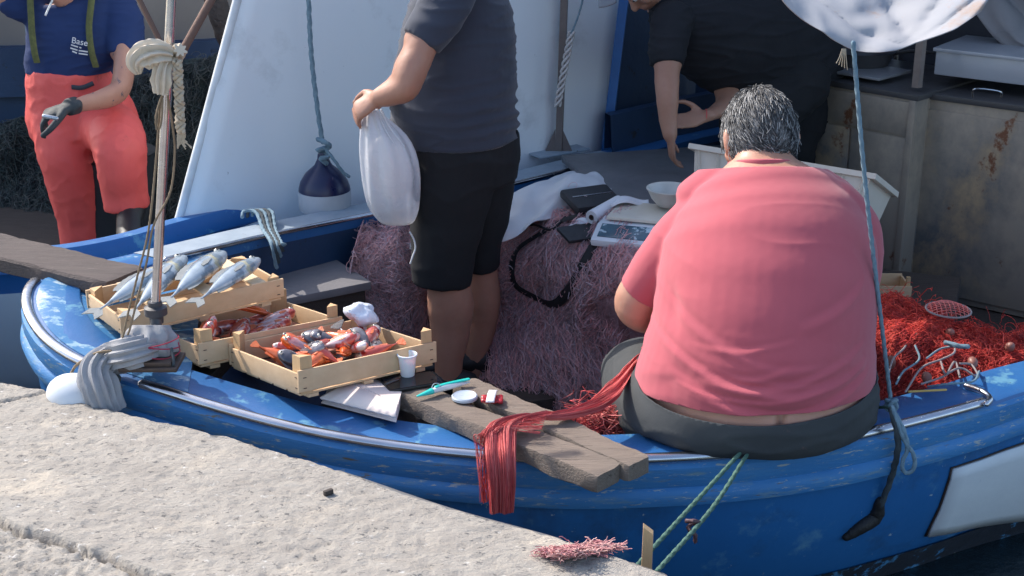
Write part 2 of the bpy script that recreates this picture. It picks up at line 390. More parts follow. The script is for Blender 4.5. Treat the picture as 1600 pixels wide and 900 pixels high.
# stations paired by index from the bow
A_ = [outl[NS-1-i] for i in range(0, 46)]; B_ = [outl[NS+i] for i in range(0, 46)]
tip = 0
def fd(u, v):
    i = min(44, int(u*44)); a = O_in_a[i]; b = O_in_b[i]; return a.lerp(b, v)
bow_i = min(range(2*NS), key=lambda i: outl[i].x - .0*outl[i].y)
inset = O(.03, .003, 4)
nn_ = 20
sa = [inset[bow_i-2-i] for i in range(nn_)]; sb = [inset[min(2*NS-1, bow_i+2+i)] for i in range(nn_)]
mb = MB(); mb.loft([[a.lerp(b, k/10) + V((0, 0, .018*math.sin(math.pi*k/10))) for k in range(11)] for a, b in zip(sa, sb)], closed=False, caps=False)
mb.build('foredeck', M_deck, boat)
la, lb = sa[-1], sb[-1]
mb = MB(); mb.loft([[la.lerp(lb, k/10) + V((0, 0, .018*math.sin(math.pi*k/10)-.0)) for k in range(11)], [la.lerp(lb, k/10) + V((.01, 0, -.5)) for k in range(11)]], closed=False, caps=False)
mb.build('bulkhead', M_darkwood, boat)
# stainless half-round rails
def rail(i0, i1, d=.004, r=.016, dz=.002):
    pth = O(d, dz, 6)[i0:i1]; return MB().tube(pth, [(r, r*.8)]*len(pth), n=12, side=V((0, 1, 0)), caps='round')
def idx(px, py, lo=0, hi=2*NS):
    def pr(p):
        dz = p.z-CAMZ; dep = p.y*math.cos(PITCH)-dz*math.sin(PITCH); up = p.y*math.sin(PITCH)+dz*math.cos(PITCH)
        return (800+F*p.x/dep, 450-F*up/dep)
    return min(range(lo, hi), key=lambda i: (pr(outl[i])[0]-px)**2+(pr(outl[i])[1]-py)**2)
rail(idx(1540, 630), idx(192, 592)).build('rail', M_steel, boat)
rail(idx(150, 577), idx(60, 436)).build('rail', M_steel, boat)
i0, i1 = idx(200, 398, NS-20), idx(940, 234, NS-20)
pth = offs(outl, .150*sgn, .004, 6)[i0:i1]; MB().tube(pth, .009, n=10, side=V((0, 1, 0)), caps='round').build('rail', M_steel, boat)
mb = MB(); shell(mb, [O(.146, .004)[i0:i1], O(.012, .004)[i0:i1]]).build('cap_board', M_greydeck, boat)
# bend of the rail end on the right
e = P(1541, 631, z=.578); MB().tube(spline([e, e+V((.02, .03, 0)), P(1535, 612, z=.58), P(1510, 603, z=.58)], 12), .009, n=10, caps='round').build('rail_end', M_steel, boat)
# transom
mb = MB(); q = [h[0] for h in hs]; q2 = [h[-1] for h in hs]
mb.loft([[a.lerp(b, k/8) for k in range(9)] for a, b in zip([outl[0]]+q, [outl[-1]]+q2)], closed=False, caps=False); mb.build('transom', M_hull, boat)
# white registration panel on the hull : lies on the hull side
def hullpt(px, py, out=.004):
    # march the ray to the hull surface made of near-side rings
    best = None
    cols = range(0, NS)
    d = ray(px, py); o = V((0, 0, CAMZ)); bd = 1e9
    for i in cols:
        for r_ in range(len(hs)-1):
            a, b = hs[r_][i], hs[r_+1][i]
            for k in range(8):
                p = a.lerp(b, k/8); t = (p-o).dot(d)/d.dot(d); e_ = (o+d*t-p).length
                if e_ < bd: bd = e_; best = p
    return best + V((0, -out, 0.0))
mpw = mat('white_number_board', (.68, .72, .74), (.58, .62, .66), 5, .8, .55, bump=.2, bscale=30, stretch=(1, 1, 2), spots=[((.25, .30, .36), 10, .66, .05), ((.05, .16, .36), 26, .70, .03)])
cs = [hullpt(1483, 732), hullpt(1750, 650), hullpt(1720, 790), hullpt(1452, 836)]
def bil(u, v):
    p = cs[0].lerp(cs[1], u).lerp(cs[3].lerp(cs[2], u), v); return p
def onhull(p, out):
    o = V((0, 0, CAMZ)); d = (p-o).normalized(); best = None; bd = 9
    for i in range(4, 60):
        for r_ in range(len(hs)-1):
            a, b = hs[r_][i], hs[r_+1][i]; t = max(0, min(1, (p-a).dot(b-a)/(b-a).length_squared)); q_ = a.lerp(b, t); e_ = (q_-p).length
            if e_ < bd: bd = e_; best = q_; ii = i; rr_ = r_
    a, b = hs[rr_][ii], hs[rr_+1][ii]; a2 = hs[rr_][ii+1]; nrm = (b-a).cross(a2-a).normalized()
    if nrm.y > 0: nrm = -nrm
    # put p on the local plane
    return p - nrm*((p-a).dot(nrm)) + nrm*out
MB().grid(lambda u, v: onhull(bil(u, v), .007), 14, 8).build('number_board', mpw, boat, solid=.008, label='white painted board on the blue hull side')
MB().grid(lambda u, v: onhull(bil(-.008+1.016*u, -.014+1.028*v), .003), 14, 8).build('board_edging', M_rust, boat, solid=.004)
# dark rust streak around the scupper + scupper
sc = hullpt(1372, 803, 0); m_black = mat('tar_black', (.012, .012, .013), bump=.8, bscale=60, rough=.6)
pts = [onhull(hullpt(a, b, 0), .004) for a, b in ((1408, 672), (1403, 710), (1385, 750), (1376, 790))]
mb = MB(); pts2 = [onhull(hullpt(a, b, 0), .006) for a, b in ((1378, 785), (1362, 800), (1346, 818), (1328, 838))]
mb.tube(spline(pts2, 16), [.008+.013*math.sin(math.pi*(.12+.8*k/15))*(1+.3*noise.noise(V((k*.9, 0, 0)))) for k in range(16)], n=10, caps='round'); mb.build('scupper', m_black, boat)
m_chip = mat('bare_primer', (.6, .58, .52), bump=.5, bscale=80)
# bottom boot-top: flaking antifouling
k = [h for h in hs]; seg = slice(0, 62)
wl = [[V((p.x, p.y-.004, p.z)) for p in O(.098, 0, 10)[seg]], [V((p.x, p.y-.004, p.z)) for p in O(.155, 0, 10)[seg]]]
m_boot = mat('antifouling_edge', (.012, .014, .018), (.02, .03, .05), 10, .8, .7, bump=.7, bscale=30, spots=[((.06, .24, .46), 9, .56, .05), ((.5, .55, .56), 20, .66, .03)])
for i, p in enumerate(wl[0]): p.z = .100
for i, p in enumerate(wl[1]): p.z = -.01
shell(MB(), wl).build('boot_topping', m_boot, boat)
# gunwale blocks / far bulwark towards the stern
bw = O(.0, 0)[i1:]; mb = MB(); mb.loft([[p+V((0, 0, .002)) for p in bw], [p+V((0, .0, .16)) for p in bw], [p+V((.02, -.05, .16)) for p in bw], [p+V((.03, -.06, .002)) for p in bw]], closed=False, caps=False)
mb.build('bulwark', M_bluedk, boat)
# deck beam that carries the crates, and side bench board
a, b = P(300, 600, z=.60), P(415, 480, z=.60)
mb = MB(); mb.box((a+b)/2+V((-.02, .02, -.01)), ((b-a).length, .12, .04), Matrix.Rotation(math.atan2((b-a).y, (b-a).x), 3, 'Z'), bev=.004)
mb.build('deck_beam', M_darkwood, boat)

# ------------------------------------------------------------------ the neighbouring boat
nb = thing('moored_boat', 'white and blue boat lying behind the near one, with a tall white cabin side', 'boat', (-.5, 6.4, 0))
w0 = P(270, 361, z=.62); w1 = P(937, 236, z=.63); wd = (w1-w0); wd.z = 0; wd.normalize(); wn = V((wd.y, -wd.x, 0))
base = w0 + wn*-.10
def W(px, py): return Pplane(px, py, base, wn)
a0 = W(275, 362); a1 = W(372, -2); sl = (a1-a0)/(a1.z-a0.z)
b0 = W(936, 250); b1 = W(966, -2); sr = (b1-b0)/(b1.z-b0.z)
TOP = 3.0
def up(p, s_, z): return p + s_*(z-p.z)
c4 = [up(a0, sl, .2), up(b0, sr, .2), up(b0, sr, 2.55), up(a0, sl, TOP)]
th = wn*-.05
mb = MB(); mb.grid(lambda u, v: c4[0].lerp(c4[1], u).lerp(c4[3].lerp(c4[2], u), v) + wn*(.02*math.sin(math.pi*u)+.004*noise.noise(V((u*6, v*5, 0)))), 24, 24)
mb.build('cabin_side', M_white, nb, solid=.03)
edge = [up(a0, sl, .25), up(a0, sl, TOP)]
mb = MB(); mb.tube([edge[0]+wn*.0, edge[1]], .018, n=10, caps='round'); mb.build('edge_trim', mat('white_trim', (.75, .78, .8), bump=.05), nb)
edge = [up(b0, sr, .3), up(b0, sr, 2.55)]
m_bt = mat('blue_trim', (.02, .15, .42), (.015, .1, .3), 8, .8, .4, bump=.2, spots=[((.3, .4, .45), 30, .7, .03)])
mb = MB(); mb.tube([p+wn*.015+wd*.02 for p in edge], (.028), n=4, side=wd); mb.build('corner_post', m_bt, nb)
# wheelhouse, dark blue, to the right of the white side
cz = [(b0.x, b0.y)]
q0 = up(b0, sr, .4)+wd*.04; q1 = P(1090, 196, z=.64)+V((0, .22, 0)); q2 = P(1400, 135, z=.64)+V((0, .22, 0))
mb = MB()
for p, q_ in ((q0, q1), (q1, q2)):
    mb.grid(lambda u, v: V((p.x+(q_.x-p.x)*u, p.y+(q_.y-p.y)*u, .1+v*2.0)), 8, 12)
mb.build('wheelhouse_wall', M_bluedk, nb, solid=.03)
mb = MB(); rc = [q0, q1, q2, q0+V((0, 1.9, 0)), ]
mb.grid(lambda u, v: V((q0.x-.05+u*2.3, q0.y-.12+v*2.2, 2.12+.04*math.sin(math.pi*u))), 6, 6); mb.build('wheelhouse_roof', M_white, nb, solid=.05)
# hull of the neighbour: blue gunwale and white topside showing at the left, and deck
ng = spline(Z([(-500, 500, .62), (-250, 455, .62), (-60, 414, .62), (40, 405, .62), (130, 394, .62), (215, 376, .62), (285, 355, .62)]) + [base+wd*.5+V((0, 0, 0)), base+wd*1.4, base+wd*3.2], 80)
def oo(d, z): return [V((p.x, p.y, z)) for p in offs(ng, d*sg2, 0, 4)]
sg2 = 1
if offs(ng, .1)[20].y < ng[20].y: sg2 = -1
mb = MB(); mb.loft([oo(.07, .5), oo(.07, .635), oo(.06, .64), oo(.01, .64), oo(0, .63), oo(-.012, .60), oo(-.014, .575), oo(.0, .56), oo(.004, .50)], closed=False, caps=False); mb.build('gunwale', M_blue, nb)
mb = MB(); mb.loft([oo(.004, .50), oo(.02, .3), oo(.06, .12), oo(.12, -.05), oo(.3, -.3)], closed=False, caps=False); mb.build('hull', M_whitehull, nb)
mb = MB(); mb.loft([oo(.024, .27), oo(.034, .19)], closed=False, caps=False)
mb = MB(); pp = [V((p.x, p.y-.012, .13)) for p in ng[:50]]; mb.tube(pp, .022, n=8); mb.build('rub_strake', M_bluedk, nb)
mb = MB(); dk = spline([V((-5.5, 7.0, .14)), V((-3, 7.25, .14)), V((-1, 7.6, .14)), V((1.5, 8.4, .14))], 80); mb.loft([oo(.09, .14), dk], closed=False, caps=False); mb.build('deck', M_darkwood, nb)
mb = MB(); mb.loft([oo(.07, .5), oo(.10, .14)], closed=False, caps=False); mb.build('inner_planking', M_bluedk, nb)
# far bulwark: blue below, white above
fw = [P(-400, 300, y=7.2), P(0, 205, y=7.35), P(360, 175, y=7.6), P(900, 120, y=8.4)]
fw = [V((p.x, p.y, 0)) for p in fw]; fw = spline(fw, 20)
mb = MB(); mb.loft([[p+V((0, 0, z)) for p in fw] for z in (.1, .55)] + [[p+V((0, -.06, .56)) for p in fw]] + [[p+V((0, -.06, .82)) for p in fw]] + [[p+V((0, .06, .82)) for p in fw]], closed=False, caps=False); mb.build('far_gunwale', M_bluedk, nb)
mb = MB(); mb.loft([[p+V((0, .03, z)) for p in fw] for z in (.82, 2.6)], closed=False, caps=False)
mb.build('far_cabin_wall', mat('cream_cabin_paint', (.52, .50, .47), (.46, .44, .42), 3, .8, .6, bump=.1, spots=[((.25, .22, .2), 8, .68, .1)]), nb, solid=.04)
p = P(48, 60, y=7.2); MB().box((p.x, p.y, 1.4), (.03, .05, 1.4)).build('wall_batten', M_greydeck, nb)

# grey metal band along the quay's edge
eb = [p+V((.0, .010, -.030)) for p in qedge if P(520, 728, z=QZ).x < p.x < P(875, 834, z=QZ).x]
mb = MB(); mb.tube(eb, [(.016, .010)]*len(eb), n=10, side=V((0, 1, 0)), caps='round'); mb.build('quay_edge', mat('galvanised_edge', (.24, .24, .24), (.16, .16, .16), 9, .8, .5, metal=.4, bump=.2), kind='structure')
c = P(122, 622, y=3.33); g = thing('boat_fender', 'round white fender squeezed between the bow and the quay under the grey canvas', 'fender', c)
MB().ball(c, (.082, .070, .060), n=28, rot=Matrix.Rotation(R(25), 3, 'Y')).build('fender_body', mat('white_vinyl', (.70, .73, .75), (.6, .63, .66), 6, .8, .4, bump=.1), g)
MB().tube([c+V((.06, 0, .03)), c+V((.10, .01, .05))], [.018, .014], n=12, caps='round').build('fender_eye', M_rope_dk, g)
# ------------------------------------------------------------------ cabinets, added shade roof over the stern, awning
M_cab = mat('grimy_metal_sheet', (.36, .315, .27), (.50, .39, .28), 1.6, .7, .5, metal=.3, bump=.15, bscale=14, stretch=(1, 1, .8),
            spots=[((.15, .155, .16), 1.5, .48, .2), ((.48, .35, .22), 2.6, .57, .14), ((.20, .08, .04), 8, .62, .06)])
M_cabtop = mat('dark_worktop', (.05, .05, .055), (.08, .075, .075), 8, .8, .4, bump=.1)
def cabinet(name, A, B, depth, h, label, seam):
    root = thing(name, label, 'cabinet', (A+B)/2)
    d = (B-A); d.z = 0; L = d.length; d.normalize(); n_ = V((-d.y, d.x, 0))
    if n_.y < 0: n_ = -n_
    rot = Matrix((d, n_, V((0, 0, 1)))).transposed()
    at = lambda u, v, z: A + d*u + n_*v + V((0, 0, z-A.z))
    MB().box(at(L/2, depth/2, .05+h/2), (L, depth, h), rot, bev=.006).build('carcass', M_cab, root)
    MB().box(at(L/2, depth/2, .05+h+.012), (L+.02, depth+.02, .024), rot, bev=.003).build('worktop', M_cabtop, root)
    for (u0, u1, z0, z1) in seam:
        MB().box(at((u0+u1)/2*L, -.006, (z0+z1)/2), ((u1-u0)*L, .010, z1-z0), rot, bev=.003).build('door_panel', M_cab, root)
    mb = MB(); mb.box(at(.012, -.008, .05+h/2), (.035, .02, h), rot, bev=.002); mb.build('edge_strip', M_cab, root)
    mb = MB(); mb.box(at(L-.012, -.008, .05+h/2), (.03, .02, h), rot, bev=.002); mb.build('edge_strip', M_cab, root)
    return root, at, rot, L
ca, cb = P(1268, 122, z=.93), P(1434, 150, z=.93)
cab1 = cabinet('metal_cabinet', ca, cb, .6, .86, 'grimy metal cabinet with rust spots under the small grey bag, left of the two', [(.04, .95, .76, .90), (.04, .42, .07, .75), (.44, .95, .07, .75)])
cc, ce = P(1444, 146, z=.92), P(1760, 188, z=.92)
cab2 = cabinet('metal_cabinet', cc, ce, .7, .85, 'wide browned metal cabinet carrying the pale tray, right of the two', [(.03, .97, .08, .86)])
_, at1, rt1, L1 = cab1; _, at2, rt2, L2 = cab2
# white/grey polystyrene lid or box on the right cabinet
t = P(1560, 118, z=1.0); q = thing('shallow_tray', 'pale grey shallow metal tray lying on the wide browned cabinet', 'tray', t)
MB().box(t+V((.1, .1, .03)), (.55, .36, .10), rt2, bev=.006).build('tray_box', mat('pale_tray', (.50, .52, .56), (.42, .44, .48), 4, .8, .35, metal=.2, bump=.1), q)
MB().box(t+V((.1, .1, .085)), (.57, .38, .015), rt2, bev=.003).build('lid', MATS['pale_tray'], q)
hp = [P(1520, 152, y=(ce.y+cc.y)/2-.0), P(1523, 139, y=(ce.y+cc.y)/2-.02), P(1562, 143, y=(ce.y+cc.y)/2-.04), P(1564, 152, y=(ce.y+cc.y)/2-.03)]
MB().tube(spline(hp, 20), .004, n=8, caps='round').build('drawer_pull', M_steel, tag(cab2[0]))
# things on the left cabinet: dark basin and a folded grey bag
b = P(1352, 112, z=.95)+V((.0, .12, 0)); q = thing('cooking_pan', 'dark round pan on a pale tray on the left metal cabinet', 'pan', b)
MB().lathe(b, [(.0, .004), (.12, .0), (.15, .07), (.155, .075), (.145, .07), (.115, .012), (.0, .012)], rot=None).build('bowl', M_cabtop, q)
MB().tube(spline([b+V((.15, -.02, .06)), b+V((.22, -.04, .075)), b+V((.30, -.06, .07))], 8), [(.012, .006)]*8, n=8, caps='round').build('handle', M_cabtop, q)
b2 = P(1345, 120, z=.945)+V((.02, .06, 0))
mb = MB(); mb.box(b2+V((0, .03, .012)), (.34, .26, .012), rt1, bev=.004); mb.build('flat_tray', mat('dull_tray', (.4, .4, .42), bump=.1, rough=.4, metal=.4), label='thin pale tray beneath the dark pan', cat='tray')
# rusty upright, then an added wall and unseen roof that darken the stern
pp = P(1427, 138, z=.95)+V((.02, .02, 0))
MB().tube([pp, pp+V((0, 0, 1.25))], (.022, .018), n=4, side=V((1, 0, 0))).build('roof_post', mat('rusty_post', (.22, .17, .15), (.3, .25, .22), 20, .8, .6, metal=.3, bump=.3, spots=[((.16, .06, .03), 12, .6, .08)]), label='thin rusty upright between the two metal cabinets', cat='post')
q = thing('added_stern_shelter', 'added dark shelter, roof out of view, darkening the stern behind the metal cabinets', 'shelter', (3, 6.9, 0))
m_sh = mat('added_shelter_dark', (.035, .035, .045), (.055, .055, .065), 3, .8, .8, bump=.3, bscale=8, bdist=.02)
A_, B_ = at1(-.05, .75, 0), at2(L2+.5, .85, 0)
mb = MB(); mb.grid(lambda u, v: V((A_.x+(B_.x-A_.x)*u, A_.y+(B_.y-A_.y)*u, .1+2.2*v)) + V((.0, .03*math.sin(u*21)*math.cos(v*3), 0)), 50, 20); mb.build('back_wall', m_sh, q, solid=.01)  # near-black wall standing in for the unlit interior
mb = MB(); mb.grid(lambda u, v: V((A_.x+(B_.x-A_.x)*u, A_.y+(B_.y-A_.y)*u, 2.3)) + V((-.15, -.25, .0))*(v*3.2)+V((0, 0, .12*math.sin(v*3.1))), 20, 20); mb.build('unseen_shade_roof', m_sh, q, solid=.01)  # roof above the view, added to keep the cabinets dark
for u in (0, 1): MB().tube([V((A_.x+(B_.x-A_.x)*u, A_.y+(B_.y-A_.y)*u-.03, .05)), V((A_.x+(B_.x-A_.x)*u, A_.y+(B_.y-A_.y)*u-.03, 2.3))], .025, n=10).build('corner_pole', M_steel, q)
# grey folded oilskin hanging at the upper right
mb = MB(); c0 = [P(1500, -20, y=6.0), P(1540, 40, y=5.9), P(1575, 75, y=5.85), P(1640, 95, y=5.8)]; c1 = [P(1560, -40, y=6.05), P(1610, 0, y=5.95), P(1650, 35, y=5.9), P(1700, 60, y=5.85)]
c0 = spline(c0, 24); c1 = spline(c1, 24)
mb.grid(lambda u, v: c0[int(u*23)].lerp(c1[int(u*23)], v)+V((0, .03*math.sin(v*9+u*3), .012*math.sin(v*14))), 24, 24)
mb.build('hanging_cloth', mat('grey_oilskin', (.20, .19, .20), (.28, .27, .28), 5, .8, .7, bump=.3, bscale=10, bdist=.01), label='grey cloth bunched above the pale tray at the stern', cat='cloth', solid=.004)

# awning: sagging white tarpaulin, its corner tied down by a rope
M_tarp = mat('white_tarpaulin', (.36, .355, .365), (.26, .28, .32), 5, .9, .95, bump=.15, bscale=20, bdist=.006, trans=.0, spots=[((.34, .22, .15), 4.5, .56, .14)])
edge = spline([P(1150, -70, y=3.62), P(1208, -2, y=3.52), P(1252, 32, y=3.46), P(1310, 70, y=3.40), P(1345, 88, y=3.37), P(1395, 86, y=3.36), P(1452, 62, y=3.36), P(1500, 30, y=3.38), P(1538, -4, y=3.42), P(1600, -80, y=3.5), P(1680, -190, y=3.6)], 90)
mb = MB()
def aw(u, v):
    e = edge[int(round(u*89))]
    top = V((.55+1.55*u, 4.7+.2*math.sin(u*5), 2.28))
    p = e.lerp(top, v) + V((0, -.05*math.sin(math.pi*min(1, v*1.6))*math.sin(math.pi*u), .0))
    f = .012*math.sin(u*17+v*5)*(1-.5*v) + .020*(1-2*abs(noise.noise(V((u*7+v*3, v*4-u*3, 7))))) + .005*noise.noise(V((u*14, v*14, 2)))
    crease = .045*max(0, 1-abs(u-.62-.35*v)*12) - .035*max(0, 1-abs(u-.47+.4*v)*13) + .03*max(0, 1-abs(u-.54-.9*v)*11) - .03*max(0, 1-abs(u-.36-.6*v)*12)
    du = u-.47; dd = math.hypot(du, v*1.4); an = math.atan2(v*1.4, du); rad = .034*min(1, dd*5)*(abs(math.sin(an*4.6+.7+.8*noise.noise(V((u*3, v*5, 1)))))**.6-.6)*max(0, 1-dd*.9)
    rad += .012*noise.noise(V((u*16, v*24, 5)))
    return p + V((f*.3, -(f+crease+rad), f*.5+rad*.3))
mb.grid(lambda u, v: aw(u, v**2.6), 90, 90)
q = thing('awning', 'sagging white tarpaulin awning whose lowest corner is tied down by a rope', 'awning', (1.2, 4, 2))
mb.build('tarpaulin', M_tarp, q, solid=.003, auto=0)
for u0 in (0, 1):
    tp = V((.55+1.55*u0, 4.7+.2*math.sin(u0*5), 2.28)); MB().tube([V((tp.x+.0, tp.y+.02, .3 if u0 else 1.9)), tp+V((0, .02, .05))], .018, n=10).build('awning_pole', M_steel, q)
mb = MB(); s0 = P(1316, 76, y=3.38); 
for k in range(5): mb.tube(spline([s0+V((.002*k, 0, 0)), s0+V((.004*k-.006, -.004, -.02)), s0+V((.007*k-.012, -.002, -.035-.004*k))], 6), .0012, n=5)
mb.build('frayed_end', M_rope_w, q)
# tie-down rope
t0, t1 = P(1332, 80, y=3.365), P(1392, 628, z=.60)
q = thing('tie_down_rope', 'pale blue rope running from the awning corner down to the rail, knotted with a loop', 'rope', t1)
mb = MB(); mid = t0.lerp(t1, .5)+V((.0, .0, -.0)); rope_mb(mb, [t0+V((0, 0, .02)), t0.lerp(t1, .33)+V((-.004, 0, 0)), t0.lerp(t1, .66)+V((-.003, 0, 0)), t1], .0055); mb.build('rope', M_rope_b, q)
mb = MB(); k0 = P(1392, 632, y=t1.y-.01)
rope_mb(mb, [k0+V((-.012, 0, .012)), k0+V((.012, -.012, .005)), k0+V((.005, -.016, -.01)), k0+V((-.014, -.004, -.008)), k0+V((-.004, .01, .0)), k0+V((.012, -.004, .014)), k0+V((-.006, -.014, .008)), k0+V((.0, -.008, -.02))], .0062); mb.build('knot', M_rope_b, q)
yy = 3.27
mb = MB(); rope_mb(mb, Y([(1394, 636, yy), (1402, 660, yy-.02), (1414, 690, yy-.03), (1428, 712, yy-.03), (1427, 734, yy-.03), (1413, 738, yy-.03), (1410, 722, yy-.03), (1418, 700, yy-.03), (1412, 672, yy-.025), (1398, 645, yy)]), .0055); mb.build('loop', M_rope_b, q)
mb = MB(); rope_mb(mb, Y([(1392, 640, yy), (1400, 668, yy-.02), (1403, 700, yy-.02), (1393, 745, yy+.01), (1376, 790, yy+.03)]), .008); mb.build('tail', M_rope_dk, q)
mb = MB(); rope_mb(mb, Y([(1372, 634, yy+.14), (1355, 640, yy+.13), (1380, 636, yy+.06), (1394, 640, yy)]), .004); mb.build('hitch', M_rope_g, q)
# green mooring lines down to the quay
q = thing('mooring_line', 'pair of green mooring lines from the near rail down to the quay', 'mooring line', P(1040, 860, y=2.7))
for a, b, m in (((1166, 702, 3.12), (1100, 775, 2.92), (1030, 842, 2.72)), ((1172, 706, 3.12), (1112, 790, 2.92), (1030, 885, 2.70))) and [(((1160, 704, 3.13), (1095, 775, 2.95), (985, 895, 2.62)), 0, 0), (((1170, 706, 3.13), (1112, 795, 2.9), (1020, 900, 2.60)), 0, 0)]:
    mb = MB(); rope_mb(mb, Y(a), .0052); mb.build('rope', M_rope_g, q)
mb = MB(); k = P(1083, 820, y=2.84)
rope_mb(mb, [k+V(v) for v in ((-.015, 0, .01), (0, -.012, .016), (.014, 0, .006), (0, .012, -.004), (-.012, -.006, -.006), (.004, -.01, -.02), (.006, -.006, -.04))], .005); mb.build('knot', mat('maroon_twine', (.10, .05, .06), bump=.3, bscale=90), q)

# wooden stake at the quay's edge
s0 = P(1012, 880, y=2.60); mb = MB(); tp = P(1013, 828, y=2.60)
mb.add([tp+V(v) for v in ((-.011, 0, .006), (.011, .0, -.012), (.013, .02, -.012), (-.009, .02, .006), (-.014, 0, -.4), (.010, 0, -.4), (.012, .02, -.4), (-.012, .02, -.4))], [(0, 1, 2, 3), (0, 4, 5, 1), (1, 5, 6, 2), (2, 6, 7, 3), (3, 7, 4, 0), (4, 7, 6, 5)])
mb.build('wooden_stake', M_crateend, label='short wooden stake sticking up behind the quay edge near the green lines', cat='stake', bevel=.001, smooth=False)

# ------------------------------------------------------------------ pole with ropes at the bow
pt, pb = P(271, -60, y=3.48), P(243, 482, y=3.48)
q = thing('metal_pole', 'shiny metal pole rising from the bow with cloth and cords tied to it', 'pole', pb)
MB().tube([pb, pt], .0125, n=16).build('pole', M_steel, q)
mb = MB(); bx_ = P(240, 560, y=3.39)
mb.lathe(pb+V((0, 0, -.03)), [(.0, -.01), (.018, -.01), (.019, .012), (.030, .014), (.030, .034), (.019, .038), (.018, .05), (.0, .05)]); mb.build('collar', mat('dark_plastic_collar', (.05, .05, .06), rough=.5, bump=.1), q)
MB().tube([pb+V((0, 0, -.02)), P(243, 560, y=3.43)], .016, n=14).build('socket', M_cabtop, q)
f0 = P(238, 566, y=3.37); mb = MB(); mb.box(f0, (.15, .11, .012), bev=.003); mb.box(f0+V((0, .0, .012)), (.12, .09, .012), bev=.003); mb.build('base_plate', mat('rusty_plate', (.07, .06, .06), (.12, .08, .06), 30, .8, .6, metal=.5, bump=.3), q)
# cloth wrap around foot
M_wrap = mat('faded_canvas', (.36, .36, .37), (.26, .26, .27), 9, .8, .9, bump=.5, bscale=60, bdist=.003, stretch=(3, 3, 1))
def cloth_tube(pts, radii, folds=7, amp=.18, n=64, seed=0, k=60):
    sp = spline(pts, k); rings = []; sv = V((1, 0, 0))
    for i, p in enumerate(sp):
        u = i/(k-1)*(len(radii)-1); a = int(min(len(radii)-2, u)); f = u-a
        ra = radii[a]*(1-f)+radii[a+1]*f; ra = ra if isinstance(ra, (int, float)) else ra
        t = sp[min(k-1, i+1)]-sp[max(0, i-1)]; s1, s2 = frame(t, sv); sv = s1; ring = []
        for j in range(n):
            th = 2*math.pi*j/n
            w_ = 1 + amp*math.sin(folds*th + i*.06 + 2*noise.noise(V((i*.08, seed, 0)))) * (.6+.4*noise.noise(V((math.cos(th)*2, math.sin(th)*2, i*.12+seed)))) + .12*noise.noise(V((math.cos(th)*1.5+seed, math.sin(th)*1.5, i*.1)))
            ring.append(p+(s1*math.cos(th)+s2*math.sin(th))*ra*w_)
        rings.append(ring)
    return MB().loft(rings)
g = thing('canvas_wrap', 'faded grey canvas bound round the pole foot and hanging over the bow rail', 'cloth', f0)
cloth_tube(Y([(236, 508, 3.43), (236, 525, 3.42), (238, 548, 3.41), (240, 566, 3.40)]), [.045, .064, .068, .05], 9, .2, seed=1, k=30).build('bundle', M_wrap, g)
cloth_tube(Y([(235, 545, 3.38), (205, 552, 3.34), (175, 560, 3.37), (152, 580, 3.33), (156, 610, 3.30), (170, 645, 3.29)]), [.034, .042, .042, .044, .046, .044], 13, .20, seed=4).build('drape', M_wrap, g)
mb = MB(); rp = []
for k in range(26):
    a = k*.9; rp.append(P(240, 538, y=3.40)+V((.066*math.cos(a), .066*math.sin(a), .022*math.sin(k*.7))))
mb.tube(spline(rp, 150), .0016, n=5); mb.build('red_thread', mat('red_thread_mat', (.45, .02, .06), bump=.0), g)
mb = MB(); rope_mb(mb, Y([(268, 545, 3.36), (271, 570, 3.33), (255, 578, 3.36), (225, 577, 3.34), (200, 570, 3.36)]), .004); mb.build('lashing', M_rope_dk, g)
# cloth knot high on the pole
M_rag = mat('cream_rag', (.66, .58, .46), (.55, .46, .36), 12, .8, .9, bump=.4, bscale=50, bdist=.003)
g = thing('knotted_rag', 'cream rag knotted round the metal pole', 'rag', P(262, 90, y=3.45))
cloth_tube(Y([(268, 86, 3.44), (250, 82, 3.43), (228, 86, 3.43), (213, 100, 3.42), (216, 116, 3.42)]), [.016, .026, .030, .024, .006], 9, .5, seed=2, k=40).build('bow_loop', M_rag, g)
cloth_tube(Y([(262, 88, 3.45), (254, 108, 3.43), (252, 130, 3.43), (250, 146, 3.43)]), [.022, .018, .022, .014], 8, .5, seed=3, k=30).build('tail', M_rag, g)
cloth_tube(Y([(282, 78, 3.43), (270, 88, 3.495), (256, 98, 3.43)]), [.014, .022, .014], 7, .4, seed=5, k=24).build('knot', M_rag, g)
g = thing('plaited_cord', 'cream plaited cord hanging beside the metal pole with a frayed end', 'cord', P(285, 215, y=3.43))
for ph in (0, 2.1, 4.2):
    mb = MB(); pts = [P(278, 95, y=3.43).lerp(P(283, 205, y=3.43), i/30)+V((.009*math.sin(i*.9+ph), .006*math.cos(i*1.8+ph)-.006, 0)) for i in range(31)]
    mb.tube(pts, .0052, n=8, caps='round'); mb.build('strand', M_rope_w, g)
mb = MB()
for k in range(14):
    a = P(283, 200, y=3.43); mb.tube(spline([a, a+V((random.uniform(-.012, .014), 0, -.02)), a+V((random.uniform(-.016, .03), 0, -.045+random.uniform(-.01, .01)))], 7), .0016, n=5)
mb.build('frayed_end', M_rope_w, g)
g = thing('tan_cords', 'thin tan cords looping down the metal pole to the canvas bundle', 'cord', P(230, 520, y=3.41))
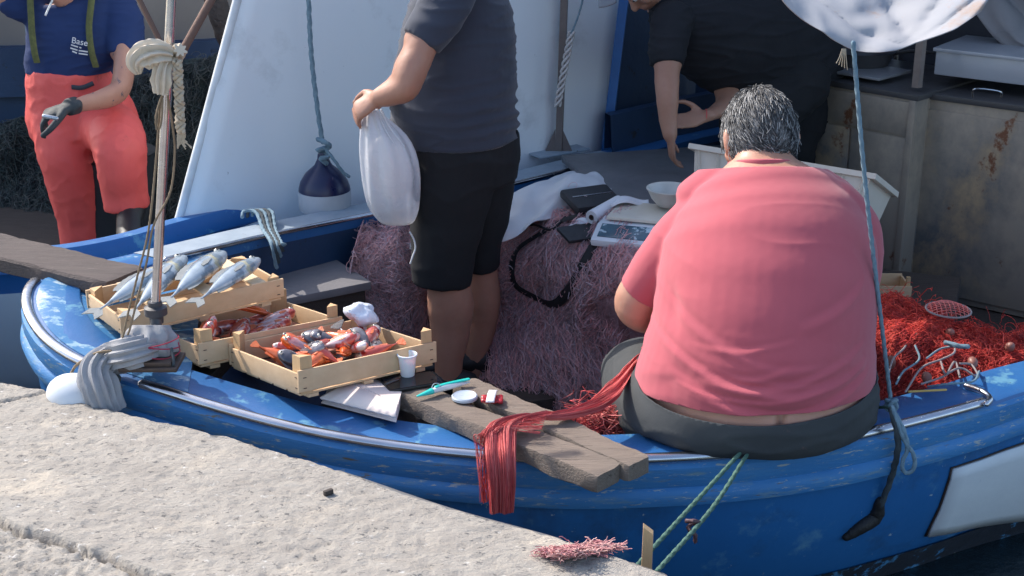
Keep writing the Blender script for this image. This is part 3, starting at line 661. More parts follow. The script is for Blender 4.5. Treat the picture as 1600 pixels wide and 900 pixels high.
for pts in ([(256, 140, 3.43), (244, 180, 3.42), (246, 204, 3.42), (252, 190, 3.42), (254, 150, 3.43)], [(262, 150, 3.47), (270, 200, 3.46), (273, 240, 3.45), (266, 300, 3.43), (240, 352, 3.40), (229, 410, 3.39), (214, 470, 3.37), (201, 520, 3.36), (188, 547, 3.35)], [(250, 160, 3.43), (243, 260, 3.43), (232, 360, 3.40), (215, 430, 3.39), (200, 490, 3.37), (188, 545, 3.35)]):
    mb = MB(); rope_mb(mb, Y(pts), .0028); mb.build('strand', M_rope_tan, g)
mb = MB(); rope_mb(mb, Y([(180, 548, 3.33), (150, 552, 3.33), (120, 570, 3.38), (108, 590, 3.36)]), .0035)
mb.build('strand', M_rope_tan, g)
# two old wooden poles crossing high behind the steel pole
m_stick = mat('weathered_stick', (.17, .09, .065), (.12, .07, .05), 20, .8, .8, bump=.5, bscale=60, stretch=(3, 3, .5))
MB().tube(Y([(352, -40, 3.75), (275, 98, 3.56)]), .011, n=10, caps='round').build('wooden_pole', m_stick, label='brown wooden pole slanting up to the right from the knotted rag', cat='pole')
MB().tube(Y([(198, -40, 4.1), (262, 88, 4.0)]), .008, n=10, caps='round').build('wooden_pole', m_stick, label='thin dark pole slanting up to the left behind the knotted rag', cat='pole')
mb = MB(); mb.tube(spline(Y([(328, -30, 6.2), (345, 30, 6.2), (352, 74, 6.2)]), 12), [.06, .055, .05, .05, .05, .05, .05, .045, .04, .04, .03, .02], n=14); mb.build('rolled_net', mat('dark_roll', (.03, .025, .025), bump=.9, bscale=30, bdist=.02), label='dark rolled bundle hanging beside the white cabin side', cat='bundle')

# far boat fixtures: post with bracket, cord, fender with rope
q = thing('deck_post', 'square metal post on a triangular bracket in front of the white cabin side', 'post', P(873, 240, z=.64))
pz = P(873, 238, z=.645); mb = MB(); mb.tube([pz, P(884, -60, y=pz.y)], (.020, .020), n=4, side=V((1, .7, 0))); mb.build('upright', mat('brown_steel', (.22, .19, .18), (.14, .12, .12), 12, .8, .5, metal=.6, bump=.2), q)
mb = MB(); a = pz
mb.add([a+V((-.06, -.01, 0)), a+V((-.015, -.01, .1)), a+V((-.015, -.01, 0)), a+V((-.06, .01, 0)), a+V((-.015, .01, .1)), a+V((-.015, .01, 0))], [(0, 1, 2), (3, 5, 4), (0, 3, 4, 1), (1, 4, 5, 2), (2, 5, 3, 0)])
mb.add([a+V((.06, -.01, 0)), a+V((.015, -.01, .1)), a+V((.015, -.01, 0)), a+V((.06, .01, 0)), a+V((.015, .01, .1)), a+V((.015, .01, 0))], [(0, 1, 2), (3, 5, 4), (0, 3, 4, 1), (1, 4, 5, 2), (2, 5, 3, 0)]); mb.build('bracket', MATS['brown_steel'], q, smooth=False)
MB().box(a+V((0, 0, .004)), (.26, .10, .008), Matrix.Rotation(.6, 3, 'Z'), bev=.002).build('foot_plate', M_greydeck, q)
y0 = pz.y-.06; g = thing('frayed_line', 'white knotted cord with frayed tail hanging beside the square metal post', 'cord', P(875, 170, y=y0))
mb = MB(); rope_mb(mb, Y([(918, -30, y0), (905, 20, y0), (893, 52, y0)]), .004); mb.build('line', M_rope_b, g)
for ph in (0, 2.1, 4.2):
    mb = MB(); pts = [P(893-22*i/26, 50+115*i/26, y=y0)+V((.012*math.sin(i*.8+ph), .008*math.cos(i*.8+ph), 0)) for i in range(27)]; mb.tube(pts, .0055, n=7, caps='round'); mb.build('plait', mat('white_cord_mat', (.62, .58, .56), bump=.3, bscale=120), g)
mb = MB(); mb.grid(lambda u, v: P(935+28*u, -20+(32-8*u*u)*v, y=y0+.02*math.sin(v*4)), 8, 8); mb.build('cloth_scrap', M_tarp, label='corner of a white cloth hanging at the top beside the square post', cat='cloth', solid=.004)
yf = P(505, 318, z=.66).y+.03
q = thing('boat_fender', 'navy topped white fender hanging on a rope against the white cabin', 'fender', P(508, 318, y=yf))
c = P(508, 318, y=yf)+V((0, 0, .0)); s = PX(c)
MB().lathe(c, [(.0, -.02), (39*s, -.02), (41*s, .0), (41*s, 22*s)]).build('white_base', mat('dirty_white_vinyl', (.55, .58, .62), (.40, .42, .45), 5, .8, .5, spots=[((.2, .2, .2), 9, .66, .1)]), q)
MB().lathe(c, [(40.5*s, 20*s), (40*s, 26*s), (37*s, 36*s), (28*s, 50*s), (14*s, 62*s), (9*s, 72*s), (8*s, 80*s), (.0, 82*s)]).build('blue_cap', mat('navy_vinyl', (.008, .012, .05), (.012, .016, .07), 9, .8, .32, bump=.08, spots=[((.3, .35, .4), 20, .78, .02)]), q)
mb = MB(); rope_mb(mb, Y([(481, -30, yf-.02), (486, 80, yf-.02), (496, 170, yf-.03), (504, 222, yf-.03)]), .0085); mb.build('rope', M_rope_b, q)
mb = MB(); k = P(506, 230, y=yf-.03); rope_mb(mb, [k+V(v) for v in ((-.02, 0, .03), (.015, -.02, .02), (.02, .0, .0), (-.02, -.02, -.005), (.0, .015, -.02), (.02, -.015, -.03), (-.012, -.01, -.04), (.006, 0, -.06))], .009); mb.build('knot', M_rope_b, q)
mb = MB(); rope_mb(mb, Y([(508, 232, yf-.04), (522, 250, yf-.05), (535, 268, yf-.04), (545, 276, yf-.03)]), .006); mb.build('tail', M_rope_b, q)
# rope coil over the far gunwale
g = thing('rope_hank', 'grey rope looped over the far gunwale beside the white cabin corner', 'rope', P(410, 345, z=.68))
for k in range(5):
    mb = MB(); dx = k*8; a0_ = P(385+dx, 342-dx*.12, z=.672); rope_mb(mb, [P(372+dx, 350-dx*.2, z=.685)+V((0, .08, 0)), P(380+dx, 333-dx*.1, z=.70)+V((0, .02, 0)), P(400+dx*.8, 332, z=.70), P(415+dx*.6, 352, z=.67)+V((0, -.05, 0)), P(424+dx*.5, 380, y=4.50), P(432+dx*.4, 418-k*9, y=4.50)], .0065); mb.build('strand', M_rope_dk if k % 2 else M_rope_b, g)

# gangplank at the left
A_, B_ = P(-25, 374, z=.79), P(218, 432, z=.79)
d = (B_-A_); d.z = 0; L = d.length; d.normalize(); rot = Matrix((d, V((-d.y, d.x, 0)), V((0, 0, 1)))).transposed()
M_gang = mat('dark_gangplank_wood', (.11, .085, .078), (.06, .048, .045), 6, .9, .85, bump=.8, bscale=28, bdist=.006, stretch=(1, 7, 7), spots=[((.20, .17, .155), 7, .60, .1)])
mb = MB(); 
def board(mb, c, L, W_, T, rot, seed=0, nx=40, ny=8, amp=.0022):
    "worn timber: a subdivided bar with chewed edges"
    rings = []
    for i in range(nx+1):
        x = (i/nx-.5)*L; ring = []
        e_ = min(1, min(i, nx-i)/1.5+.90)
        for (yy, zz) in [(-.5, -.4), (-.5, .35), (-.46, .5), (-.25, .5), (0, .5), (.25, .5), (.46, .5), (.5, .35), (.5, -.4), (.45, -.5), (0, -.5), (-.45, -.5)]:
            nz_ = noise.noise(V((x*9+seed, yy*4, zz*3)))*amp*2 + noise.noise(V((x*40+seed, yy*9, zz*7)))*amp
            ring.append(c + rot @ V((x+.0*nz_, yy*W_*e_+nz_*(1 if abs(yy) > .4 else .2), zz*T*e_+nz_*.7)))
        rings.append(ring)
    return mb.loft(rings)
board(mb, (A_+B_)/2-d*.14+V((0, 0, -.03)), L+.16, .17, .05, rot, 3).build('gangplank', M_gang, label='thick dark old plank laid across the bow at the left', cat='plank')
# grey chest behind the crates
c = P(452, 448, z=.50); g = thing('wooden_chest', 'low dark wooden chest with grey lid behind the crates', 'chest', c+V((0, .1, -.3)))
rz = Matrix.Rotation(R(32), 3, 'Z')
MB().box(c+V((.0, .05, -.14)), (.42, .30, .24), rz, bev=.006).build('chest_body', M_darkwood, g)
MB().box(c+V((.0, .05, -.005)), (.45, .34, .03), rz, bev=.006).build('lid', mat('grey_lid', (.22, .21, .22), (.16, .155, .16), 7, .8, .8, bump=.4, bscale=40, spots=[((.4, .38, .36), 30, .72, .03)]), g)

# paired planks on the near gunwale
zt = .622
def plank(n1, n2, f1, f2, label, seed, T=.048):
    a = (n1+f1)/2; b = (n2+f2)/2; d = b-a; d.z = 0; L = d.length; d.normalize(); rot = Matrix((d, V((-d.y, d.x, 0)), V((0, 0, 1)))).transposed()
    W_ = ((f1-n1).length+(f2-n2).length)/2*.84
    o = board(MB(), (a+b)/2+V((0, 0, -T/2)), L, W_, T, rot, seed, 60).build('plank', M_oldwood, label=label, cat='plank', group='planks laid over the near gunwale'); return o
plank(P(470, 560, z=zt), P(940, 744, z=zt), P(534, 538, z=zt), P(962, 724, z=zt), 'long grey plank over the gunwale carrying the plastic cup', 5)
plank(P(704, 604, z=zt+.004), P(980, 730, z=zt+.004), P(742, 586, z=zt+.004), P(1016, 710, z=zt+.004), 'shorter grey plank under the red net, right beside the longer one', 9)
# cup, phone, lure, lid, tag on the plank
c = P(637, 586, z=zt+.012); s = PX(c)
g = thing('plastic_cup', 'small white plastic cup standing on the dark phone', 'cup', c)
MB().lathe(c, [(.0, .002), (.018, .0), (.019, .002), (.0245, .056), (.026, .057), (.026, .061), (.0235, .061), (.0175, .005), (0, .005)], n=32).build('cup_body', mat('white_plastic', (.75, .78, .82), (.72, .75, .8), rough=.35, bump=0, sss=.2), g)
mb = MB(); mb.lathe(c, [(.0255, .057), (.0275, .058), (.0275, .062), (.0250, .063), (.0245, .059)], n=32, caps=False); mb.build('rim', MATS['white_plastic'], g)
c = P(643, 597, z=zt+.006); rz = Matrix.Rotation(R(-8), 3, 'Z')
g = thing('smartphone', 'dark smartphone lying on the plank under the cup', 'phone', c)
MB().box(c, (.085, .15, .009), rz @ Matrix.Rotation(R(-60), 3, 'Z'), bev=.004).build('phone_body', mat('phone_black', (.012, .013, .016), rough=.4, bump=0), g)
MB().box(c+V((0, 0, .0052)), (.078, .142, .001), rz @ Matrix.Rotation(R(-60), 3, 'Z')).build('screen', mat('phone_glass', (.01, .012, .02), rough=.06, bump=0, rvar=.02), g)
a, b = P(652, 619, z=zt+.012), P(733, 597, z=zt+.014)
g = thing('fishing_lure', 'white and turquoise fishing lure lying on the plank', 'lure', (a+b)/2)
sp = spline([a, a.lerp(b, .5)+V((0, 0, .004)), b], 30); m_turq = mat('turquoise_plastic', (.02, .50, .42), (.03, .55, .48), rough=.3, bump=0); m_lw = mat('lure_white', (.72, .78, .78), rough=.25, bump=0)
mb = MB(); mb.tube(sp[8:], [(.0105*math.sin(math.pi*(.27+.66*i/21))**.7, .009*math.sin(math.pi*(.27+.66*i/21))) for i in range(22)], n=14, caps='round'); mb.build('lure_body', m_lw, g)
mb = MB(); mb.tube(sp[:9], [(.0035+.0065*i/8, .002+.006*i/8) for i in range(9)], n=12, caps='round'); mb.build('lure_tail', m_turq, g)
mb = MB(); mb.tube([p+V((0, 0.002, .008)) for p in sp[10:]], [(.006, .0025)]*20, n=10, caps='round'); mb.build('back_stripe', m_turq, g)
mb = MB(); k = sp[10]; mb.tube(spline([k+V((-.01, 0, .006)), k+V((-.004, .008, .014)), k+V((.008, .01, .014)), k+V((.014, 0, .01))], 12), .0012, n=5); mb.build('wire_loop', M_steel, g)
c = P(726, 622, z=zt+.004); g = thing('cup_lid', 'round clear plastic lid lying on the plank', 'lid', c)
MB().lathe(c, [(0, .002), (.026, .002), (.030, .004), (.031, .0), (.034, .0), (.034, .006), (.031, .009), (.026, .006), (0, .006)], n=36).build('lid_disc', mat('frosted_lid', (.45, .52, .58), (.5, .56, .62), rough=.3, bump=.05), g)
c = P(769, 627, z=zt+.01); g = thing('red_packet', 'crumpled red and white packet lying on the plank', 'packet', c)
mb = MB(); mb.grid(lambda u, v: c+V((.055*(u-.5), .04*(v-.5), .006+.008*noise.noise(V((u*5, v*5, 3))))), 14, 10); mb.build('red_wrapper', mat('red_foil', (.50, .03, .04), (.42, .02, .03), rough=.35, bump=.2), g, solid=.006)
mb = MB(); mb.grid(lambda u, v: c+V((.022*(u-.5)-.005+.008*v, .075*(v-.5), .014+.006*math.sin(v*3.1)+.003*noise.noise(V((u*5, v*5, 3))))), 6, 14); mb.build('white_strip', mat('paper_white', (.72, .73, .76), bump=.1), g, solid=.002)
# pink net scrap on the quay
# ------------------------------------------------------------------ crates of fish
def crate(c, yaw, L, W_, H, tilt, label, slat_gap=True, posth=.035):
    "shallow veneer crate: four side boards, four corner posts, slatted base; c = centre of the base"
    root = thing('fish_crate', label, 'crate', c, 'wooden fish crates'); root['label'] = label
    Rm = Matrix.Rotation(yaw, 3, 'Z') @ Matrix.Rotation(tilt[0], 3, 'X') @ Matrix.Rotation(tilt[1], 3, 'Y')
    T = .007
    def bd(cc, sz, seed):
        mb = MB(); mb.box((0, 0, 0), sz, bev=.0012)
        mb.v = [Rm @ (v+V(cc)+V((0, 0, .0015*noise.noise(V((v.x*7, v.y*7, seed)))))) + c for v in mb.v]; return mb
    for sy in (-1, 1): bd((0, sy*(W_/2), H*.5+.004), (L+.012, T, H-.004), sy).build('side_board', M_crate, root)
    for sx in (-1, 1): bd((sx*(L/2), 0, H*.46), (T, W_-.010, H-.010), sx).build('end_board', M_crate, root)
    mb = MB(); k = 5
    for i in range(k):
        y_ = (i+.5)/k*W_-W_/2; b2 = MB(); b2.box((0, y_, -.002), (L-.004, W_/k*.86, .005)); mb.add(b2.v, b2.f)
    for sx in (-.8, 0, .8): b2 = MB(); b2.box((sx*L/2, 0, -.010), (.03, W_-.01, .009)); mb.add(b2.v, b2.f)
    mb.v = [Rm @ v + c for v in mb.v]; mb.build('base', M_crate, root, smooth=False)
    for sx in (-1, 1):
        for sy in (-1, 1):
            mb = MB(); a = .036; x0, y0 = sx*(L/2-T/2-.001), sy*(W_/2-T/2-.001); z1 = H+posth
            tri = [(x0, y0), (x0-sx*a, y0), (x0, y0-sy*a)]
            mb.loft([[V((x, y, z)) for x, y in tri] for z in (-.004, z1)]); mb.v = [Rm @ v + c for v in mb.v]; mb.build('corner_post', M_crateend, root, smooth=False)
    for sx, sy in ((-1, -1), (1, -1), (-1, 1)):
        for zz in (.25, .7):
            for ex_, ey_ in ((.012, 0), (0, .012)):
                b2 = MB(); b2.box((sx*(L/2+(.0045 if ey_ else -.012)), sy*(W_/2+(.0045 if ex_ else -.012)), H*zz), (.009 if ex_ else .0012, .009 if ey_ else .0012, .002)); b2.v = [Rm @ v + c for v in b2.v]; b2.build('staple', M_rust, root, smooth=False)
    def at(u, v, z): return Rm @ V((u*L/2, v*W_/2, z)) + c
    return root, at, Rm
YW = R(41)
# front crate from its measured near corner
nc = P(470, 617, z=.668); LC, WC, HC = .43, .345, .062
ex = V((math.cos(YW), math.sin(YW), 0)); ey = V((-math.sin(YW), math.cos(YW), 0))
cC = nc + ex*LC/2 + ey*WC/2 + V((0, 0, -.034))
crC, atC, RC = crate(cC, YW, LC, WC, HC, (R(-5.5), R(4.5)), 'front wooden crate of mixed red and dark fish, nearest to the plastic cup')
nB = P(262, 535, z=.695); 

cB = RC @ V((-.075, WC/2+.275/2+.006, .004)) + cC + (P(262, 512, z=.745)-P(284, 539, z=.715))*.42 + V((0, 0, -.004))
crB, atB, RB = crate(cB, YW, .45, .32, .062, (R(-5.5), R(4.5)), 'middle wooden crate of small red fish, behind the front crate')
YA = R(37); exA = V((math.cos(YA), math.sin(YA), 0)); eyA = V((-math.sin(YA), math.cos(YA), 0)); LA, WA = .48, .24
cA_ = P(124, 460, z=.79) + exA*LA/2 - eyA*WA/2 + V((.015, .03, -.058))
crA, atA, RA = crate(cA_, YA, LA, WA, .058, (0, 0), 'left wooden crate on the bow deck with four silver fish across it', posth=.008)
for u in (-.55, .1, .7):
    mb = MB(); mb.box((u*LA/2, 0, .060), (.045, WA+.004, .005)); mb.v = [RA @ v + cA_ for v in mb.v]; mb.build('top_slat', mat('pale_veneer', (.78, .64, .44), (.66, .50, .32), 5, .8, .75, bump=.3, bscale=60), crA, smooth=False)
for sx, sy in ((-1, -1), (-1, 1)):
    MB().box(RA @ V((sx*(LA/2-.02), sy*(WA/2-.02), -.022)) + cA_, (.03, .03, .045), RA).build('foot_block', M_crate, crA)

def fishmat(name, back, flank, belly, h, rough=.25, spots=(), metal=.25):
    m = mat(name, flank, rough=rough, bump=.12, bscale=220, bdist=.001, metal=metal, coat=.6)
    t = m.node_tree; N = t.nodes; L = t.links; b = N['Principled BSDF']
    tc = N.new('ShaderNodeTexCoord'); sp = N.new('ShaderNodeSeparateXYZ'); L.new(tc.outputs['Object'], sp.inputs[0])
    nz = N.new('ShaderNodeTexNoise'); nz.inputs['Scale'].default_value = 28; L.new(tc.outputs['Object'], nz.inputs[0])
    ad = N.new('ShaderNodeMath'); ad.operation = 'MULTIPLY_ADD'; L.new(nz.outputs[0], ad.inputs[0]); ad.inputs[1].default_value = h*.9; L.new(sp.outputs[1], ad.inputs[2])
    mr = N.new('ShaderNodeMapRange'); mr.inputs[1].default_value = -h*.55; mr.inputs[2].default_value = h*1.45; L.new(ad.outputs[0], mr.inputs[0])
    cr = N.new('ShaderNodeValToRGB'); e = cr.color_ramp.elements; e[0].position = .12; e[0].color = (*belly, 1); e[1].position = .9; e[1].color = (*back, 1)
    k = e.new(.45); k.color = (*flank, 1); k = e.new(.62); k.color = tuple((a+b_)/2 for a, b_ in zip(flank, back))+(1,)
    L.new(mr.outputs[0], cr.inputs[0]); src = cr.outputs[0]
    for c_, s_, th in spots:
        n2 = N.new('ShaderNodeTexNoise'); n2.inputs['Scale'].default_value = s_; L.new(tc.outputs['Object'], n2.inputs[0])
        r2 = N.new('ShaderNodeMapRange'); r2.inputs[1].default_value = th; r2.inputs[2].default_value = th+.06; L.new(n2.outputs[0], r2.inputs[0])
        mx = N.new('ShaderNodeMix'); mx.data_type = 'RGBA'; L.new(r2.outputs[0], mx.inputs[0]); L.new(src, mx.inputs[6]); mx.inputs[7].default_value = (*c_, 1); src = mx.outputs[2]
    L.new(src, b.inputs['Base Color']); return m
M_eye = mat('fish_eye_white', (.75, .72, .62), rough=.15, bump=0); M_pup = mat('pupil_black', (.005, .005, .006), rough=.08, bump=0)
def make_fish(L, h, t_, body_m, fin_m, bend=0., label='', cat='fish', forked=True, loc=(0, 0, 0), group=None):
    "lying on its side: x tail to snout, y belly(-) to back(+), z flank"
    root = thing('fish', label, cat, (0, 0, 0), group)
    prof = [(0, .10), (.06, .09), (.14, .17), (.28, .5), (.45, .84), (.6, 1), (.74, .98), (.86, .78), (.94, .5), (.985, .24), (1, .08)]
    def pf(u):
        for (a, va), (b, vb) in zip(prof, prof[1:]):
            if u <= b: return va + (vb-va)*(u-a)/(b-a)
        return .08
    bx = lambda u: bend*L*math.sin(math.pi*u)
    bz = lambda u: 0
    rings = []; n = 18; K = 34
    for i in range(K+1):
        u = i/K; hh = h/2*pf(u); tt = t_/2*pf(u)**.8; x = (u*.86+.14-.5)*L
        rings.append([V((x, bx(u)+hh*math.cos(2*math.pi*k/n)*(1.0 if math.cos(2*math.pi*k/n) < 0 else .92), tt*math.sin(2*math.pi*k/n))) for k in range(n)])
    MB().loft(rings).build('body', body_m, root, local=True)
    mb = MB(); x0 = (.14-.5)*L; xe = -.5*L
    if forked: pts = [(x0+.02*L, .045*h), (x0-.04*L, .35*h), (xe+.005*L, .32*h), (xe+.015*L, .3*h), (xe+.07*L, 0), (xe+.015*L, -.3*h), (xe+.005*L, -.32*h), (x0-.04*L, -.35*h), (x0+.02*L, -.045*h)]
    else: pts = [(x0+.02*L, .08*h), (xe+.03*L, .38*h), (xe, .3*h), (xe-.01*L, 0), (xe, -.3*h), (xe+.03*L, -.38*h), (x0+.02*L, -.08*h)]
    mb.loft([[V((x, y+bx(0), z)) for x, y in pts] for z in (-.0012, .0012)]); mb.build('tail_fin', fin_m, root, smooth=False, local=True)
    mb = MB()
    for sgn_, u0, u1, hf in ((1, .32, .78, .20), (-1, .22, .48, .13)):
        K2 = 12; top = []; bot = []
        for i in range(K2+1):
            u = u0+(u1-u0)*i/K2; x = (u*.86+.14-.5)*L; y = bx(u)+sgn_*h/2*pf(u)*.85
            bot.append(V((x, y, 0))); top.append(V((x-.02*L, y+sgn_*(h*.08+h*hf*math.sin(math.pi*min(1, .25+i/K2*.75))*(1 if i % 2 else .85)), 0)))
        for z in (-.0009, .0009): pass
        mb.add([p+V((0, 0, z)) for z in (-.0009, .0009) for p in bot+top], [(i, i+1, K2+2+i, K2+1+i) for i in range(K2)] + [(2*(K2+1)+i, 2*(K2+1)+i+1, 2*(K2+1)+K2+2+i, 2*(K2+1)+K2+1+i) for i in range(K2)])
    mb.build('fins', fin_m, root, smooth=False, local=True)
    mb = MB(); u = .70; x = (u*.86+.14-.5)*L
    mb.loft([[V((x+a*L, bx(u)-h*.08+b_*h, z)) for a, b_ in ((0, .02), (-.06, .10), (-.13, .06), (-.14, -.06), (-.08, -.10), (0, -.04))] for z in (t_*.47, t_*.52)]); mb.build('pectoral_fin', fin_m, root, smooth=False, local=True)
    u = .90; x = (u*.86+.14-.5)*L; er = h*.13
    mb = MB()
    mb.ball((x, bx(u)+h*.12, t_*.33), (er, er, er*.6), n=14)
    e_ = mb.build('eye', M_eye, root, local=True)
    mb = MB()
    mb.ball((x, bx(u)+h*.12, (t_*.33+er*.32)), (er*.55, er*.55, er*.42), n=12)
    mb.build('pupil', M_pup, root, local=True)
    return root
def dup(root, label=None, mats=None, group=None):
    r = root.copy(); COL.objects.link(r)
    if label: r['label'] = label
    if group: r['group'] = group
    for ch in root.children: c = ch.copy(); COL.objects.link(c); c.parent = r
    return r
def place(o, tail, head, up_, sc=1., L=1., flip=0):
    d = (head-tail); ln = d.length; d.normalize(); z = (V(up_)-d*V(up_).dot(d)).normalized(); y = z.cross(d)
    if flip: y, z = -y, -z
    o.location = (tail+head)/2; o.rotation_euler = Matrix((d, y, z)).transposed().to_euler(); s_ = ln/L if L else sc; o.scale = (s_, s_*sc, s_*sc)
m_sf = fishmat('silver_fish_skin', (.10, .15, .21), (.40, .46, .50), (.80, .79, .74), .058, .22, [((.45, .42, .28), 16, .62), ((.22, .27, .31), 30, .58)], metal=.15)
m_sfin = mat('grey_fin', (.34, .35, .33), (.24, .25, .24), 40, .8, .4, bump=.4, bscale=150)
sf = make_fish(.34, .058, .036, m_sf, m_sfin, .015, 'silver fish, leftmost of the four lying across the left crate')
FZ = .79
sfs = [((136, 496, .80), (270, 412, .835)), ((196, 500, .80), (290, 400, .835)), ((252, 478, .81), (352, 394, .835)), ((298, 478, .81), (406, 404, .835))]
labs = ['silver fish nearly hidden behind the metal pole, leftmost of the four on the left crate', 'bright silver fish with its head just right of the metal pole', 'silver fish with round eye up, third of the four across the left crate', 'yellowish silver fish, rightmost of the four across the left crate']
for i, ((a, b, c_), (d, e, f_)) in enumerate(sfs):
    o = sf if i == 0 else dup(sf); o['label'] = labs[i]; o['category'] = 'fish'; o['group'] = 'silver fish on the left crate'
    place(o, P(a, b, z=c_), P(d, e, z=f_), (.05, -.45+.2*(i == 1), .9), [1., .95, 1.12, 1.05][i], .34)
m_rf = fishmat('red_fish_skin', (.55, .05, .03), (.60, .16, .12), (.72, .50, .48), .04, .22, [((.70, .62, .62), 22, .58), ((.35, .03, .03), 30, .64)])
m_pf = fishmat('pink_fish_skin', (.50, .16, .15), (.62, .38, .38), (.75, .68, .68), .04, .22, [((.55, .08, .06), 24, .58)])
m_of = fishmat('orange_fish_skin', (.80, .16, .02), (.72, .12, .03), (.80, .35, .15), .035, .22)
m_df = fishmat('dark_fish_skin', (.035, .035, .05), (.12, .11, .13), (.55, .52, .50), .05, .2, [((.25, .23, .25), 20, .6)])
m_rfin = mat('red_fin', (.60, .10, .04), (.70, .22, .08), 40, .8, .4, bump=.4, bscale=150); m_dfin = mat('dark_fin', (.06, .055, .07), bump=.4, bscale=150)
red = make_fish(.17, .042, .032, m_rf, m_rfin, .03, 'small red fish lying among others in the middle crate', forked=False)
pink = make_fish(.17, .042, .034, m_pf, m_rfin, -.02, 'pale pink and silver fish in the middle crate', forked=False)
orange = make_fish(.24, .036, .030, m_of, m_rfin, .10, 'long orange fish with its tail raised at the back of the middle crate', forked=False)
dark = make_fish(.17, .060, .040, m_df, m_dfin, .02, 'dark fish in the heap of the front crate', forked=False)
scor = make_fish(.15, .044, .038, m_of, m_rfin, .03, 'stubby orange red fish in the heap of the front crate', forked=False)
g1 = 'small fish in the middle crate'; g2 = 'fish heaped in the front crate'
zB = .03
lay = [(red, -.55, .25, 20, .0, 1.), (red, -.30, .45, -15, .012, 1.05), (red, -.05, .15, 35, .01, .95), (red, .18, .5, 5, .0, 1.1), (pink, .30, -.25, 12, .012, 1.15), (pink, .52, .05, 15, .02, 1.15), (pink, -.30, -.55, 40, .02, .9), (pink, -.72, -.50, 70, .035, .8), (red, -.05, -.45, 8, .0, 1.), (pink, .10, -.62, 20, .01, .9), (red, -.62, -.15, 60, .01, .85), (red, .45, .55, -5, .01, .9)]
used = set()
for (src, u, v, a, dz, s_) in lay:
    o = src if src not in used else dup(src); used.add(src); o['group'] = g1 if src in (red,) else 'pale fish in the middle crate'
    p = atB(u*.85, v*.8, .024+dz); dd = RB @ V((math.cos(R(a)), math.sin(R(a)), random.uniform(-.06, .10))); Lh = .085*s_
    place(o, p-dd*Lh, p+dd*Lh, (random.uniform(-.3, .3), random.uniform(-.4, .1), 1), 1., .17)
place(orange, atB(-.18, .62, .085), atB(.55, .30, .045), (0, -.5, 1), 1., .24); orange['group'] = g1
# pale snouts pointing up at the near left end
for k, (u, v) in enumerate([(-.82, -.6), (-.66, -.3)]):
    o = dup(pink, 'pink and white fish standing nose up at the %s of the middle crate' % ('near left corner', 'left end')[k]); p = atB(u, v, .02); place(o, p-V((.03, 0, .01)), p+V((.03, .01, .085)), (.2, -1, .1), 1.3, .17)
random.seed(11); used2 = set()
cols = [(dark, .30), (scor, .28), (red, .17), (pink, .17), (dark, .3), (scor, .2)]
redC = dup(red, 'deep red fish in the heap of the front crate', group='deep red fish in the front crate'); pinkC = dup(pink, 'pale pinkish fish in the heap of the front crate', group='pale fish in the front crate')
spots_ = []
for i in range(34):
    for _ in range(30):
        u, v = random.uniform(-.76, .72), random.uniform(-.62, .66)
        if all((u-a)**2*1.6+(v-b)**2 > .032 for a, b in spots_): break
    spots_.append((u, v)); src = [dark, scor, redC, scor, pinkC, redC, dark][i % 7]
    if i > 3 and (u > .4) and src is scor: src = dark if i % 2 else redC
    o = src if src not in used2 else dup(src); used2.add(src)
    if src in (dark, scor): o['group'] = ('dark fish' if src is dark else 'orange red fish')+' in the front crate'
    hump = .045*math.exp(-((u-.0)**2*2+(v)**2*1.5))
    p = atC(u*.86, v*.82, .020+hump+random.uniform(-.004, .014)); a = random.uniform(0, 6.28); dd = V((math.cos(a), math.sin(a), random.uniform(-.45, .5))).normalized(); Lh = random.uniform(.052, .080)
    o2 = {dark: .17, scor: .15, redC: .17, pinkC: .17}[src]
    place(o, p-dd*Lh, p+dd*Lh, (random.uniform(-.5, .5), random.uniform(-.8, .2), 1), 1.15, o2)
# pebbles of ice / scraps below the fish: a dark wet liner
for at_, nm, Lx in ((atC, crC, 0), (atB, crB, 0)):
    mb = MB(); mb.grid(lambda u, v: at_((u*2-1)*.94, (v*2-1)*.92, .006+.006*noise.noise(V((u*8, v*8, Lx)))), 16, 12); mb.build('wet_liner', mat('wet_liner', (.10, .035, .03), (.05, .03, .03), 18, .8, .25, bump=.6, bscale=60), nm)
# crumpled plastic at the far corner of the front crate
p = P(566, 490, z=.715)
mb = MB(); mb.ball((0, 0, 0), (.045, .035, .030), n=26); mb.v = [v*(1+.55*noise.noise(v*28)+.2*noise.noise(v*70)) + p for v in mb.v]
mb.build('crumpled_bag', mat('thin_white_plastic', (.72, .76, .84), (.6, .66, .76), 12, .8, .3, bump=.5, bscale=60), label='small crumpled white plastic bag between the middle and front crates', cat='bag')
# bright white ribbed box leaning below the front crate
p0, p1, p2, p3 = P(543, 598, z=.640), P(622, 632, z=.640), P(618, 652, z=.622), P(500, 622, z=.622)
d_ = V((.0, .05, 0)); q = thing('ribbed_box', 'white ribbed box wedged below the front crate inside the gunwale', 'box', p3)
mb = MB(); mb.grid(lambda u, v: p0.lerp(p1, u).lerp(p3.lerp(p2, u), v)+V((0, -.0016*(math.sin(u*60) > .2), 0)), 60, 3); mb.build('ribbed_side', mat('bright_board', (.78, .70, .66), (.72, .6, .55), 9, .8, .7, bump=.1), q, solid=.006, auto=20)
mb = MB(); mb.loft([[p0+V((0, .012, 0)), p1+V((0, .012, 0)), p1+V((0, .15, -.02)), p0+V((0, .15, -.02))], [p3+V((0, .012, -.02)), p2+V((0, .012, -.02)), p2+V((0, .15, -.04)), p3+V((0, .15, -.04))]]); mb.build('box_body', MATS['bright_board'], q, smooth=False)

